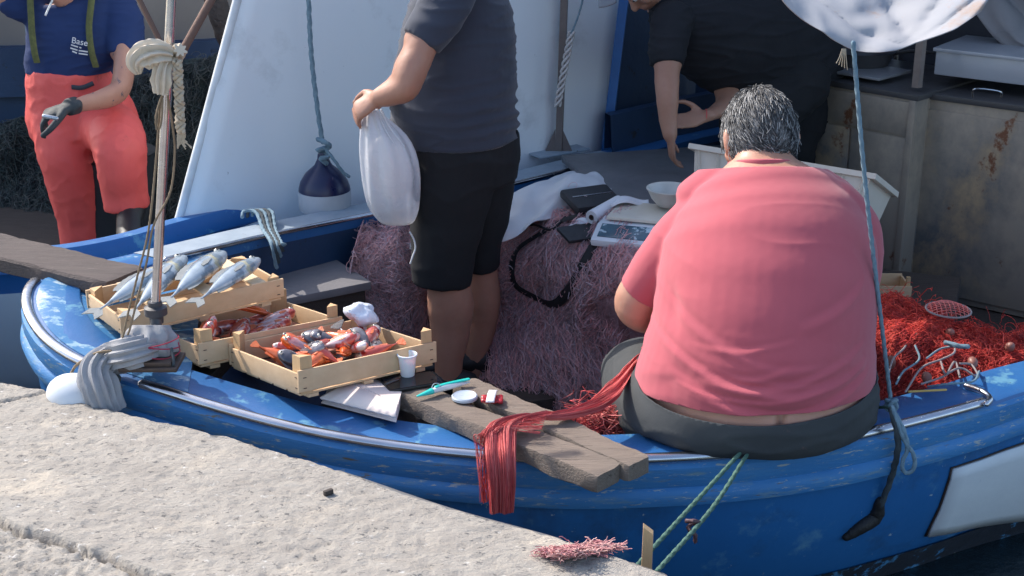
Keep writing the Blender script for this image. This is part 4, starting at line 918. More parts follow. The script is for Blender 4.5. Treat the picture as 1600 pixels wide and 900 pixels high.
# ------------------------------------------------------------------ nets
def patch(rows_, nu=60):
    "surface through measured rows, each (px, py, z) or (Vector)"
    R_ = [spline(Z(r) if not isinstance(r[0], V) else r, nu) for r in rows_]
    def S(u, v):
        i = u*(nu-1); a = int(min(nu-2, max(0, i))); f = i-a
        c_ = [r[a].lerp(r[a+1], f) for r in R_]; m_ = len(c_)-1; t = v*m_; k = int(min(m_-1, max(0, t))); f = t-k
        p0 = c_[max(0, k-1)]; p1, p2 = c_[k], c_[k+1]; p3 = c_[min(m_, k+2)]
        return .5*((2*p1)+(p2-p0)*f+(2*p0-5*p1+4*p2-p3)*f*f+(3*p1-p0-3*p2+p3)*f**3)
    return S
def heap(name, label, S, lump, mbase, smats, count, length, rad, seed, parent=None, flow=(.1, 1.), curl=.35, lift=.012, group=None, curls=0, curlr=.03, dens=None, cat='fishing net', mesh=.55):
    rs = np.random.default_rng(seed); random.seed(seed)
    def N_(u, v, e=.01):
        a = S(min(1, u+e), v)-S(max(0, u-e), v); b = S(u, min(1, v+e))-S(u, max(0, v-e)); n_ = b.cross(a)
        if n_.length < 1e-9: return V((0, -.5, .8))
        n_.normalize(); return -n_ if (n_.z < 0 or (n_.z < .3 and n_.y > 0)) else n_
    def lumpy(u, v): return lump*(noise.noise(V((u*9, v*4, seed)))*.9 + .5*noise.noise(V((u*26, v*7, seed+3))) + .25*noise.noise(V((u*60, v*18, seed+5))))
    gn = 64; G = [[None]*gn for _ in range(gn)]
    NN = [[None]*gn for _ in range(gn)]
    for i in range(gn):
        for j in range(gn):
            u, v = i/(gn-1), j/(gn-1); n_ = N_(u, v); G[i][j] = S(u, v)+n_*lumpy(u, v); NN[i][j] = n_
    GA = np.array([[tuple(p) for p in r] for r in G]); NA = np.array([[tuple(p) for p in r] for r in NN])
    root = thing(name, label, cat, (G[gn//2][0]), group)
    mb = MB(); mb.grid(lambda u, v: G[int(round(u*(gn-1)))][int(round(v*(gn-1)))], gn, gn); mb.build('net_mass', mbase, root)
    def samp(A, uv):
        q = np.clip(uv, 0, .9999)*(gn-1); i = q.astype(int); f = q-i; i0, j0 = i[..., 0], i[..., 1]; fu, fv = f[..., 0:1], f[..., 1:2]
        return A[i0, j0]*(1-fu)*(1-fv)+A[i0+1, j0]*fu*(1-fv)+A[i0, j0+1]*(1-fu)*fv+A[i0+1, j0+1]*fu*fv
    K = 22; st = rs.random((count, 2)); st[:, 1] = st[:, 1]*1.2-.2
    if dens is not None:
        keep = np.array([rs.random() < dens(a, b) for a, b in st]); st = st[keep]; count = len(st)
    ang = np.where(rs.random(count) < mesh, np.where(rs.random(count) < .5, .42, -.42)+rs.normal(0, .10, count), rs.normal(0, curl, count)); ln = length*(.4+rs.random(count)); ph = rs.random(count)*6.28; wa = rs.random(count)*.018; fr = 4+rs.random(count)*10
    s_ = np.linspace(0, 1, K)[None, :, None]
    dirv = np.stack([flow[0]*0+np.sin(ang), flow[1]*np.cos(ang)], -1)[:, None, :]
    uv = st[:, None, :]+dirv*s_*ln[:, None, None]
    wig = (wa[:, None]*np.sin(fr[:, None]*s_[..., 0]*3+ph[:, None]))
    uv[..., 0] += wig; uv[..., 1] += wig*.5
    ok = ((uv >= -.02) & (uv <= 1.02)).all(axis=(1, 2)) if False else np.ones(count, bool)
    pos = samp(GA, uv); nn2 = samp(NA, uv); off = (.002+lift*rs.random((count, 1, 1))**2)+.006*np.abs(np.sin(s_*rs.uniform(3, 18, (count, 1, 1))+ph[:, None, None]))
    pos = pos+nn2*off+rs.normal(0, .0012, pos.shape)
    arrs = [strands(pos[ok], rad*(.6+.8*rs.random(ok.sum())), len(smats))]
    if curls:
        c_ = rs.random((curls, 2)); cp = samp(GA, c_); cn = samp(NA, c_); K2 = 26; t = np.linspace(0, 1, K2)[None, :]
        a0_ = rs.random((curls, 1))*6.28; tt = t*rs.uniform(3, 11, (curls, 1)); r_ = curlr*rs.uniform(.3, 1.3, (curls, 1))
        ax = np.cross(cn, np.array([1, .1, 0.])); ax /= np.linalg.norm(ax, axis=1, keepdims=True)+1e-9; ay = np.cross(cn, ax)
        r2 = r_*(1+.5*np.sin(tt*1.7+a0_)); q = cp[:, None, :]+ax[:, None, :]*(r2*np.cos(tt+a0_))[..., None]+ay[:, None, :]*(r2*np.sin(tt+a0_)*.7)[..., None]+cn[:, None, :]*(.006+.018*np.abs(np.sin(tt*.8+a0_))[..., None])
        q += ax[:, None, :]*(t*rs.normal(0, .05, (curls, 1)))[..., None]
        arrs.append(strands(q, rad*(.6+.6*rs.random(curls)), len(smats)))
    build_strands('threads', arrs, smats, root, kind='stuff')
    return root, (lambda u, v: V(samp(GA, np.array([u, v])))), (lambda u, v: V(samp(NA, np.array([u, v]))))
M_nb = mat('mauve_net_mass', (.70, .36, .38), (.32, .19, .22), 7, .95, .95, bump=1., bscale=70, bdist=.02, stretch=(2.2, 1, .8), spots=[((.50, .26, .28), 16, .56, .1), ((.05, .04, .055), 6, .56, .1)])
tm = [mat('net_thread_pink', (.95, .56, .55), bump=0, rough=.8), mat('net_thread_mauve', (.90, .45, .46), bump=0, rough=.8), mat('net_thread_lilac', (.78, .60, .66), bump=0, rough=.8), mat('net_thread_dark', (.50, .34, .38), bump=0, rough=.8), mat('net_thread_mauve2', (.92, .58, .60), bump=0, rough=.8)]
foot = [(548, 510, .34), (620, 545, .24), (700, 600, .07), (770, 628, .07), (840, 640, .07), (930, 648, .07), (1010, 610, .08), (1090, 590, .1)]
mid1 = [(545, 450, .45), (620, 462, .42), (700, 480, .31), (790, 500, .30), (860, 505, .34), (950, 520, .36), (1030, 520, .38), (1110, 520, .4)]
mid = [(552, 400, .555), (620, 394, .55), (700, 410, .47), (790, 408, .52), (870, 405, .57), (960, 418, .62), (1050, 430, .62), (1120, 430, .62)]
top = [(575, 352, .58), (630, 346, .57), (700, 350, .56), (790, 345, .60), (880, 325, .65), (970, 330, .68), (1060, 340, .68), (1130, 340, .66)]
bk = [P(a, b, z=c)+V((0, .16, -.25)) for a, b, c in top]
Sm = patch([Z(foot), Z(mid1), Z(mid), Z(top), bk])
netm, GS, GN = heap('mauve_net_heap', 'heap of tangled mauve and pink net behind the standing man\'s legs', Sm, .05, M_nb, tm, 11000, .40, .0010, 21, curls=1600, curlr=.026, curl=.20, lift=.03, dens=lambda u, v: .12+1.1*max(0, min(1, .5+1.6*noise.noise(V((u*13+v*1.5, v*2.5, 4))))))
# red net band draped over the planks
m_r = [mat('red_thread_a', (.78, .13, .12), bump=0, rough=.7), mat('red_thread_b', (.62, .08, .09), bump=0, rough=.7), mat('red_thread_c', (.80, .22, .20), bump=0, rough=.7)]
def band(cpts, wid, count, seed, rad=.0011, thick=.012, K=70, loose=0.):
    rs = np.random.default_rng(seed); sp = spline(cpts, K); A = np.array([tuple(p) for p in sp]); T = np.gradient(A, axis=0); T /= np.linalg.norm(T, axis=1, keepdims=True)
    Wd = np.array([tuple(w_[0]) for w_ in wid]); ww = np.array([w_[1] for w_ in wid]); ki = np.linspace(0, len(wid)-1, K)
    D = np.stack([np.interp(ki, range(len(wid)), Wd[:, c_]) for c_ in range(3)], -1); D /= np.linalg.norm(D, axis=1, keepdims=True); W2 = np.interp(ki, range(len(wid)), ww)
    N_ = np.cross(D, T); N_ /= np.linalg.norm(N_, axis=1, keepdims=True)
    x = rs.uniform(-1, 1, (count, 1)); x = np.sign(x)*np.abs(x)**.8; h = rs.random((count, 1))-.5
    t = np.linspace(0, 1, K)[None, :]; ph = rs.random((count, 1))*6.28
    xx = x+.22*np.sin(t*rs.uniform(2, 12, (count, 1))+ph)+loose*rs.normal(0, 1, (count, 1))*t
    hh = h+.3*np.sin(t*rs.uniform(2, 14, (count, 1))+ph*2)
    fold = .28*np.sin(xx*5+t*3)
    P_ = A[None]+D[None]*(xx*W2[None])[..., None]+N_[None]*((hh+fold)*thick)[..., None]
    return P_
bp_ = [P(1075, 480, y=3.88), P(1022, 535, y=3.72), P(990, 572, y=3.52), P(957, 612, z=.655), P(905, 640, z=.645), P(860, 648, z=.648), P(815, 655, z=.65), P(785, 668, z=.652), P(782, 692, y=3.07), P(783, 720, y=3.02), P(785, 760, y=3.0), P(784, 800, y=3.0)]
X_ = V((1, 0, 0)); Yv = V((.25, 1, 0))
wd_ = [(V((.6, .2, .6)), .03), (V((.6, .3, .6)), .035), (V((.5, .5, .5)), .036), (V((.3, 1, .2)), .045), (V((.15, 1, 0)), .055), (V((.1, 1, 0)), .065), (V((.2, 1, 0)), .06), (V((.7, .6, 0)), .045), (V((1, .2, 0)), .034), (V((1, 0, 0)), .032), (V((1, 0, 0)), .028), (V((1, 0, 0)), .024)]
q = thing('red_net_band', 'band of red net draped over the planks and hanging down the hull', 'fishing net', P(785, 700, y=3.05))
a1_ = strands(band(bp_, wd_, 800, 3), .0007, 3)
lo_ = [p+V((-.055, 0, 0)) for p in bp_[6:]]; lw = [(V((1, .1, 0)), .03)]*3
a2_ = strands(band([P(850, 660, z=.652), P(800, 665, z=.652), P(764, 676, z=.652), P(762, 700, y=3.09), P(762, 740, y=3.05), P(765, 785, y=3.05)], [(V((.2, 1, 0)), .05), (V((1, .5, 0)), .03), (V((1, .1, 0)), .022), (V((1, 0, 0)), .02)], 46, 5, thick=.01), .0008, 3)
build_strands('threads', [a1_, a2_], m_r, q, kind='stuff')
# bright red tuft beside the trousers
q = thing('red_net_tuft', 'bright red tuft of net inside the gunwale left of the grey trousers', 'fishing net', P(935, 660, z=.5))
tp_ = []; rs = np.random.default_rng(8)
c0 = P(938, 640, z=.56)
for k in range(240):
    a = c0+V((rs.normal(0, .03), rs.normal(0, .03), rs.normal(0, .02))); tp_.append([tuple(a+V((rs.normal(0, .012)+.02*(i-5)/5*rs.normal(), rs.normal(0, .012), -.014*i+rs.normal(0, .004)))) for i in range(10)])
build_strands('threads', [strands(np.array(tp_), .0013, 3)], m_r, q, kind='stuff')
# red net pile right
M_rb = mat('red_net_mass', (.30, .03, .025), (.13, .02, .02), 12, .95, .95, bump=1., bscale=90, bdist=.015, spots=[((.05, .02, .02), 14, .60, .08)])
Sr = patch([Z([(1320, 640, .50), (1400, 622, .50), (1480, 606, .50), (1560, 592, .50), (1640, 575, .50), (1760, 556, .5)]), Z([(1310, 570, .55), (1390, 560, .56), (1470, 556, .55), (1540, 560, .54), (1620, 556, .54), (1760, 540, .5)]),
            Z([(1310, 510, .58), (1385, 505, .60), (1450, 510, .58), (1520, 535, .54), (1600, 540, .54), (1760, 520, .5)]), Z([(1320, 475, .58), (1380, 470, .60), (1440, 488, .58), (1510, 520, .53), (1590, 528, .53), (1760, 500, .5)]),
            [P(a, b, z=c)+V((.0, .12, -.3)) for a, b, c in ((1320, 475, .58), (1380, 470, .60), (1440, 488, .58), (1510, 520, .53), (1590, 528, .53), (1760, 500, .5))]])
m_rd = [mat('deep_red_a', (.70, .045, .035), bump=0, rough=.7), mat('deep_red_b', (.42, .03, .03), bump=0, rough=.7), mat('deep_red_c', (.80, .09, .06), bump=0, rough=.7)]
netr, RS_, RN_ = heap('red_net_heap', 'heap of dark red net with floats and grey cords beside the rail on the right', Sr, .045, M_rb, m_rd, 5200, .25, .0009, 31, curls=1500, curlr=.018, curl=.9)
mf = mat('brown_float', (.30, .12, .09), (.22, .09, .07), 12, .8, .5, bump=.1)
for k, (a, b) in enumerate([(1362, 500), (1484, 520), (1448, 590), (1392, 566), (1578, 542), (1520, 566), (1430, 530)]):
    c = P(a, b, z=.585); MB().ball(c, (.014, .014, .020), n=16, rot=Matrix.Rotation(k, 3, 'X')).build('float', mf, netr)
mb_ = [(1388, 585), (1396, 560), (1415, 540), (1408, 520)], [(1400, 600), (1412, 580), (1436, 562), (1430, 540)], [(1415, 612), (1440, 575), (1470, 562), (1490, 552), (1492, 540)], [(1448, 560), (1470, 545), (1500, 540)], [(1440, 600), (1470, 590), (1500, 575), (1528, 590), (1518, 570), (1500, 568)], [(1450, 604), (1480, 600), (1520, 596), (1530, 580)], [(1470, 565), (1478, 585), (1492, 565), (1500, 590)]
for k, l in enumerate(mb_):
    mb = MB(); rope_mb(mb, [P(a, b, z=.600+.012*math.sin(i*2+k)) for i, (a, b) in enumerate(l)], .0030); mb.build('cord', M_rope_b if k % 2 else mat('pale_cord', (.32, .27, .27), bump=.3, bscale=120), netr)
mb = MB(); rope_mb(mb, [P(a, b, z=.61) for a, b in ((1478, 535), (1495, 540), (1512, 542))], .007); mb.build('cord', M_rope_b, netr)
# hoop with netting
c = P(1482, 484, z=.635); hr = .062
g = thing('net_hoop', 'wire hoop covered with coarse netting on top of the red net', 'hoop', c)
U_, W_2 = V((1, .1, -.10)).normalized(), V((-.05, .80, .30)).normalized()
hp = [c+U_*(hr*1.15*math.cos(t*.209))+W_2*(hr*.58*math.sin(t*.209)) for t in range(31)]
MB().tube(hp, .0032, n=8).build('hoop_ring', mat('pale_cord', (.42, .38, .38)), g)
mb = MB()
for k in range(-4, 5):
    s_ = k/5; e = math.sqrt(1-s_*s_)
    for A1, A2, f1, f2 in ((U_, W_2, 1.15, .58), (W_2, U_, .58, 1.15)):
        pts = [c+A1*(hr*f1*s_)+A2*(hr*f2*e*t)+V((0, 0, .018*(1-t*t)*e)) for t in (-1, -.5, 0, .5, 1)]; mb.tube(spline(pts, 12), .0011, n=5)
mb.build('netting', MATS['red_thread_c'], g)
MB().tube([P(1420, 612, z=.60), P(1478, 609, z=.60)], [(.004, .003)]*2, n=8, caps='round').build('wooden_needle', mat('yellow_wood', (.62, .42, .12), bump=.1), label='thin yellowish wooden rod lying on the blue gunwale by the red net', cat='rod')
# ------------------------------------------------------------------ things lying on the mauve net
def onnet(px, py, lift=.0):
    best = min(((i/50, j/70) for i in range(51) for j in range(56)), key=lambda q: (lambda p: ((800+F*p.x/(p.y*math.cos(PITCH)-(p.z-CAMZ)*math.sin(PITCH))-px)**2+(450-F*(p.y*math.sin(PITCH)+(p.z-CAMZ)*math.cos(PITCH))/(p.y*math.cos(PITCH)-(p.z-CAMZ)*math.sin(PITCH))-py)**2))(GS(*q)))
    return GS(*best)+GN(*best)*lift
m_strap = mat('black_webbing', (.010, .010, .013), rough=.7, bump=.4, bscale=150)
sp_ = [onnet(a, b, .034) for a, b in ((905, 350), (885, 358), (850, 375), (815, 395), (806, 415), (818, 440), (845, 462), (875, 468), (905, 445), (925, 415), (938, 390))]
mb = MB(); mb.tube(spline(sp_, 80), [(.004, .017)]*80, n=8, side=V((0, -.3, 1)), caps='flat'); mb.build('black_strap', m_strap, label='black webbing strap looped over the mauve net', cat='strap')
mb = MB(); rope_mb(mb, [onnet(a, b, .034) for a, b in ((770, 372), (790, 380), (830, 362), (870, 368), (890, 350))], .004); mb.build('thin_cord', m_strap, label='thin black cord trailing from the white cloth across the net', cat='cord')
c = onnet(925, 326, .035); g = thing('black_bag', 'flat black pouch lying beside the white cloth on the net', 'bag', c)
rz = Matrix.Rotation(R(25), 3, 'Z') @ Matrix.Rotation(R(12), 3, 'X')
mb = MB(); mb.box((0, 0, 0), (.19, .15, .035), bev=.014); mb.v = [rz @ (v+V((0, 0, .004*noise.noise(v*20)))) + c for v in mb.v]; mb.build('pouch', mat('black_fabric', (.02, .022, .028), rough=.55, bump=.3, bscale=90), g)
mb = MB(); mb.box((0, 0, .019), (.16, .006, .004)); mb.v = [rz @ v + c for v in mb.v]; mb.build('zip', M_steel, g)
# dark wallet / paper + roll
c = onnet(915, 378, .036); mb = MB(); mb.box((0, 0, 0), (.14, .10, .012), bev=.003); mb.v = [rz @ v + c for v in mb.v]; mb.build('black_wallet', MATS['black_fabric'], label='flat black wallet under the paper roll', cat='wallet')
a, b = onnet(930, 356, .045), onnet(985, 325, .05); b = a+(b-a).normalized()*.17
g = thing('paper_roll', 'roll of white paper lying on the net with its hollow end to the left', 'paper roll', a)
d = (b-a).normalized(); rot = d.to_track_quat('Z', 'Y').to_matrix()
MB().lathe(a, [(.010, .0), (.024, .0), (.025, .002), (.025, .17), (.010, .17), (.010, .0)], rot=rot, caps=False, n=32).build('roll', mat('kitchen_paper', (.74, .76, .80), (.68, .70, .75), 20, .8, .9, bump=.3, bscale=90), g)
MB().lathe(a, [(.0085, -.001), (.0102, -.001), (.0102, .171), (.0085, .171), (.0085, -.001)], rot=rot, caps=False, n=24).build('core', mat('cardboard_core', (.10, .08, .075), bump=.1), g)
mb = MB(); p0 = a+V((.07, .03, .022)); mb.grid(lambda u, v: p0+V((.14*u, .05*u+.07*v, .012*math.sin(u*5)+.006*math.sin(v*7)+.006)), 14, 10); mb.build('loose_sheet', MATS['kitchen_paper'], g, solid=.0015)
c = onnet(908, 362, .03); mb = MB(); mb.grid(lambda u, v: c+V((.10*u-.06+.02*v, .07*v-.02, .022*math.sin(u*3)+.008*math.sin(v*6+u*4)-.01)), 16, 12); mb.build('paper_sheet', MATS['kitchen_paper'], label='crinkled sheet of white paper left of the paper roll', cat='paper', solid=.0015)
c = onnet(878, 373, .015); mb = MB(); mb.box(c, (.03, .02, .004)); mb.build('paper_scrap', MATS['kitchen_paper'], label='tiny white paper scrap at the left tip of the wallet', cat='paper')
# scale with bowl
c = P(985, 362, z=.70); g = thing('kitchen_scale', 'white electronic weighing scale with a tilted display facing the camera', 'scale', c)
rz = Matrix.Rotation(R(-18), 3, 'Z'); mw = mat('scale_plastic', (.66, .70, .74), (.6, .65, .7), rough=.35, bump=.05)
def rbx(cc, sz, m, nm, bev=.006, par=g, tilt=None):
    mb = MB(); mb.box((0, 0, 0), sz, bev=bev); M_ = rz if tilt is None else rz @ Matrix.Rotation(tilt, 3, 'X'); mb.v = [M_ @ v + c + rz @ V(cc) for v in mb.v]; return mb.build(nm, m, par)
rbx((0, .11, .0), (.23, .23, .045), mw, 'housing', .012)
rbx((0, -.045, -.004), (.23, .11, .028), mw, 'console', .010, tilt=R(18))
rbx((0, -.047, .012), (.19, .075, .003), mat('display_glass', (.02, .04, .07), (.05, .14, .2), 30, .9, .12, bump=0, spots=[((.42, .55, .62), 22, .57, .03)]), 'display', .001, tilt=R(18))
rbx((.01, .12, .034), (.20, .20, .012), mat('cream_plate', (.70, .66, .56), (.6, .56, .48), 20, .8, .4, bump=.1), 'weighing_plate', .005)
bc = c + V((.10, .13, .046))
bc = P(1045, 322, y=c.y+.14)
b_ = thing('white_bowl', 'ribbed white bowl standing on the scale plate', 'bowl', bc)
mb = MB(); n_ = 48; rings = []
for r, z, rib in [(.0, .002, 0), (.030, .0, 0), (.040, .004, 0), (.060, .028, 1), (.074, .058, 1), (.080, .062, 0), (.080, .066, 0), (.075, .066, 0), (.070, .055, 0), (.036, .008, 0), (0, .006, 0)]:
    rings.append([bc+V((max(r, 1e-4)*(1+.015*rib*math.cos(k*12*2*math.pi/n_*2))*math.cos(2*math.pi*k/n_), max(r, 1e-4)*math.sin(2*math.pi*k/n_), z)) for k in range(n_)])
mb.loft(rings); mb.build('bowl', mat('bowl_plastic', (.66, .66, .62), rough=.35, bump=.05), b_)
# white cloth draped from behind the man over the net
Sc = patch([Z([(740, 385, .60), (790, 378, .62), (840, 352, .65), (885, 332, .67), (925, 312, .70)]), Z([(745, 340, .66), (800, 335, .68), (845, 318, .70), (895, 300, .72), (950, 302, .70)]), Z([(750, 318, .66), (810, 303, .69), (860, 285, .72), (905, 272, .74), (955, 292, .71)]), Z([(750, 310, .60), (810, 298, .62), (862, 280, .66), (905, 268, .66), (958, 290, .66)])])
mb = MB(); mb.grid(lambda u, v: Sc(u, v)+V((0, -.5, 1)).normalized()*(.014*math.sin(v*11+u*4+2*noise.noise(V((u*3, v*3, 1))))+.010*math.sin(u*16-v*6)+.012*noise.noise(V((u*8, v*6, 3)))), 70, 50)
mb.build('white_sheet', mat('white_cloth', (.66, .67, .69), (.58, .59, .62), 8, .8, .85, bump=.3, bscale=30, spots=[((.55, .46, .34), 5, .66, .1)]), label='crumpled white sheet spread over the back of the mauve net', cat='cloth', solid=.003)
# dark hatch and white plastic fish box
q = thing('engine_hatch', 'dark flat hatch cover behind the scale', 'hatch', P(1040, 290, z=.66))
pa, pb_ = P(955, 302, z=.69), P(1090, 298, z=.69)
MB().box((.72, 5.35, .30), (.80, .75, .70), Matrix.Rotation(R(14), 3, 'Z'), bev=.01).build('casing', M_bluedk, q)
MB().box((.72, 5.35, .665), (.86, .82, .03), Matrix.Rotation(R(14), 3, 'Z'), bev=.006).build('lid', mat('dark_lid', (.10, .10, .11), (.17, .17, .18), 5, .8, .45, bump=.3, bscale=20, spots=[((.4, .38, .36), 12, .70, .04)]), q)
bl, br = P(1080, 226, y=4.95), P(1366, 273, y=4.62); M_box = mat('cream_box_plastic', (.70, .66, .58), (.62, .58, .50), 7, .8, .45, bump=.1, spots=[((.40, .30, .2), 12, .70, .06)])
g = thing('plastic_fish_box', 'cream ribbed plastic fish box behind the head of the man in red', 'box', (bl+br)/2)
d = br-bl; LB = d.length; d.normalize(); nf = V((-d.y, d.x, 0)).normalized(); nf = (nf*math.cos(R(24))-V((0, 0, 1))*math.sin(R(24))).normalized(); zz = nf.cross(d)*-1
zz = d.cross(nf); zz = zz if zz.z > 0 else -zz
def bxp(u, v, h): return bl + d*u + nf*v + zz*h    # u along, v away, h up
HB, DB, tp2 = .21, .36, .03
def ring(h, ins): 
    return [bxp(ins, ins*.8, h), bxp(LB-ins, ins*.8, h), bxp(LB-ins, DB-ins, h), bxp(ins, DB-ins, h)]
mb = MB(); mb.loft([ring(-.004, .010), ring(-.004, 0), ring(0, 0), ring(0, .018), ring(-.02, .022), ring(-HB+.01, .05), ], caps=False); mb.loft([ring(-HB+.01, .05), ring(-HB, .05)]); 
mb.loft([ring(-.006, .012), ring(-HB, .045)], caps=False); mb.build('box_shell', M_box, g, smooth=False)
mb = MB(); mb.loft([ring(.004, -.008), ring(.004, .018), ring(-.016, .018), ring(-.016, -.008), ring(.004, -.008)], caps=False); mb.build('rim', M_box, g, smooth=False, bevel=.002)
for k in range(9):
    u = .03+(LB-.06)*k/8; mb = MB(); a_ = bxp(u, -.004+.012, -.014); b2_ = bxp(u*.86+LB*.07, .03, -HB); mb.tube([a_, b2_], (.006, .012), n=4, side=d); mb.build('rib', M_box, g, smooth=False)
for k in range(1, 9):
    u = .05+(LB-.1)*k/9; mb = MB(); mb.tube([bxp(u, DB-.018, -.018), bxp(u, DB-.04, -HB+.02)], (.005, .006), n=4, side=d); mb.build('rib', M_box, g, smooth=False)
# small crate at right behind the rope
c = P(1380, 452, z=.35); g = thing('small_wooden_box', 'small pale wooden box half hidden behind the man in red and the tie-down rope', 'box', c)
for sy in (-1, 1): MB().box(c+V((0, sy*.07, 0)), (.17, .008, .075), bev=.001).build('side_board', M_crate, g)
for sx in (-1, 1): MB().box(c+V((sx*.082, 0, .0)), (.008, .13, .065), bev=.001).build('end_board', M_crate, g); MB().box(c+V((sx*.072, -.06, .015)), (.014, .014, .11)).build('corner_post', M_crateend, g)
MB().box(c+V((0, 0, -.034)), (.165, .135, .006)).build('base', M_crate, g)
MB().box(c+V((0.05, .1, -.19)), (.5, .5, .30), Matrix.Rotation(R(-20), 3, 'Z'), bev=.01).build('dark_locker', M_darkwood, label='dark low locker under the small pale box beside the metal cabinets', cat='locker')
# pink scrap of net on the quay
q = thing('pink_net_scrap', 'frayed scrap of pale pink net lying on the quay edge', 'net scrap', P(900, 860, z=QZ))
rs = np.random.default_rng(4); tp_ = []
for k in range(900):
    t = rs.random(); a = P(848+105*t, 862+6*math.sin(t*5)-10*math.sin(math.pi*t)*rs.random(), z=QZ+.006+.028*math.sin(math.pi*min(1, t*1.1+.05))*rs.random()); ag = rs.normal(0, .9)+.0; ln = .035*(.5+rs.random()); cu = rs.normal(0, 8)
    pts = []; x = V(a)
    for i in range(10): pts.append(tuple(x)); ag += cu*.04; x = x+V((math.cos(ag), math.sin(ag)*.5, rs.normal(0, .35)))*(ln/9); x.z = max(QZ+.004, x.z)
    tp_.append(pts)
m_pk = [mat('pink_thread_a', (.62, .28, .27), bump=0), mat('pink_thread_b', (.50, .20, .22), bump=0), mat('pink_thread_c', (.70, .42, .38), bump=0)]
build_strands('threads', [strands(np.array(tp_), .0011, 3)], m_pk, q, kind='stuff')
mb = MB(); mb.grid(lambda u, v: P(850+100*u, 858+14*v-8*math.sin(math.pi*u), z=QZ+.004+.022*math.sin(math.pi*v)*math.sin(math.pi*min(1, u*1.1))*(1+.5*noise.noise(V((u*9, v*6, 1))))), 30, 14); mb.build('net_mass', mat('pink_net_mass', (.52, .24, .24), (.40, .16, .17), 60, .9, .95, bump=1, bscale=160, bdist=.008), q)
# chip of twig on the quay
MB().box(P(513, 769, z=QZ+.006), (.022, .010, .012), Matrix.Rotation(.7, 3, 'Z'), bev=.002).build('wood_chip', M_darkwood, label='tiny brown wood chip on the grey stone quay', cat='chip')
# dark nets and gear in the neighbouring boat
M_ng = mat('dark_green_net_mass', (.03, .05, .05), (.015, .022, .025), 10, .9, .95, bump=1., bscale=60, bdist=.03)
dg = [mat('dark_thread_a', (.05, .08, .08), bump=0), mat('dark_thread_b', (.025, .035, .04), bump=0), mat('dark_thread_c', (.08, .09, .085), bump=0)]
Sg = patch([Y([(-60, 400, 6.6), (60, 395, 6.5), (160, 395, 6.45), (240, 385, 6.4), (330, 380, 6.3)]), Y([(-60, 300, 6.8), (60, 290, 6.75), (160, 280, 6.7), (240, 265, 6.6), (330, 260, 6.5)]), Y([(-60, 215, 6.95), (60, 205, 6.95), (160, 180, 6.9), (250, 125, 6.8), (350, 108, 6.75)]), Y([(-60, 215, 7.2), (60, 205, 7.2), (160, 180, 7.1), (250, 122, 7.0), (350, 104, 7.0)])])
heap('dark_net_heap', 'heap of dark green net behind the man in orange trousers', Sg, .09, M_ng, dg, 2200, .3, .0016, 51, curls=700, curlr=.04, curl=.8)
# ------------------------------------------------------------------ people
M_hairg = mat('grey_hair', (.10, .10, .105), (.20, .20, .20), 60, .9, .6, bump=.8, bscale=200, stretch=(1, 1, .3))
M_haird = mat('dark_hair', (.03, .025, .022), (.05, .045, .04), 60, .9, .6, bump=.8, bscale=200)
M_eyew = mat('eye_white', (.7, .68, .65), rough=.2, bump=0)
def head(mb, c, yaw, tilt, s=1., neck=None):
    "skull, jaw, nose, ears, lips; +y local is the face; tilt > 0 looks down"
    Rm = Matrix.Rotation(yaw, 3, 'Z') @ Matrix.Rotation(-tilt, 3, 'X'); A = lambda v: c + Rm @ (V(v)*s)
    mb.ball(c, (.077*s, .096*s, .108*s), 24, Rm); mb.ball(A((0, .025, -.052)), (.058*s, .062*s, .066*s), 20, Rm); mb.ball(A((0, .048, -.088)), (.034*s, .034*s, .026*s), 16, Rm)
    mb.tube([A((0, .088, .012)), A((0, .104, -.018)), A((0, .112, -.034))], [.009*s, .012*s, .015*s], n=12, caps='round')
    mb.tube([A((-.03, .080, .028)), A((0, .092, .030)), A((.03, .080, .028))], [.011*s, .010*s, .011*s], n=10, caps='round')
    mb.tube([A((-.022, .084, -.062)), A((0, .094, -.060)), A((.022, .084, -.062))], [.006*s, .009*s, .006*s], n=10, caps='round')
    mb.tube([A((-.018, .082, -.073)), A((0, .090, -.074)), A((.018, .082, -.073))], [.006*s, .009*s, .006*s], n=10, caps='round')
    for q in (-1, 1):
        mb.ball(A((q*.048, .062, -.030)), (.022*s, .02*s, .022*s), 12, Rm)
        mb.ball(A((q*.080, -.010, -.008)), (.011*s, .020*s, .033*s), 14, Rm @ Matrix.Rotation(q*.35, 3, 'Z')); mb.ball(A((q*.080, -.002, -.032)), (.009*s, .010*s, .012*s), 12, Rm)
    if neck is not None: mb.tube([A((0, -.03, -.05)), A((0, -.035, -.09)), neck], [.060*s, .062*s, .068*s], n=18, caps='round')
    return A, Rm
def eyes(A, Rm, s, root, open_=True):
    for q in (-1, 1): MB().ball(A((q*.030, .083, .005)), .0115*s, 14).build('eye', M_eyew, root); MB().ball(A((q*.030, .0925, .005)), .0052*s, 10).build('pupil', M_pup, root)
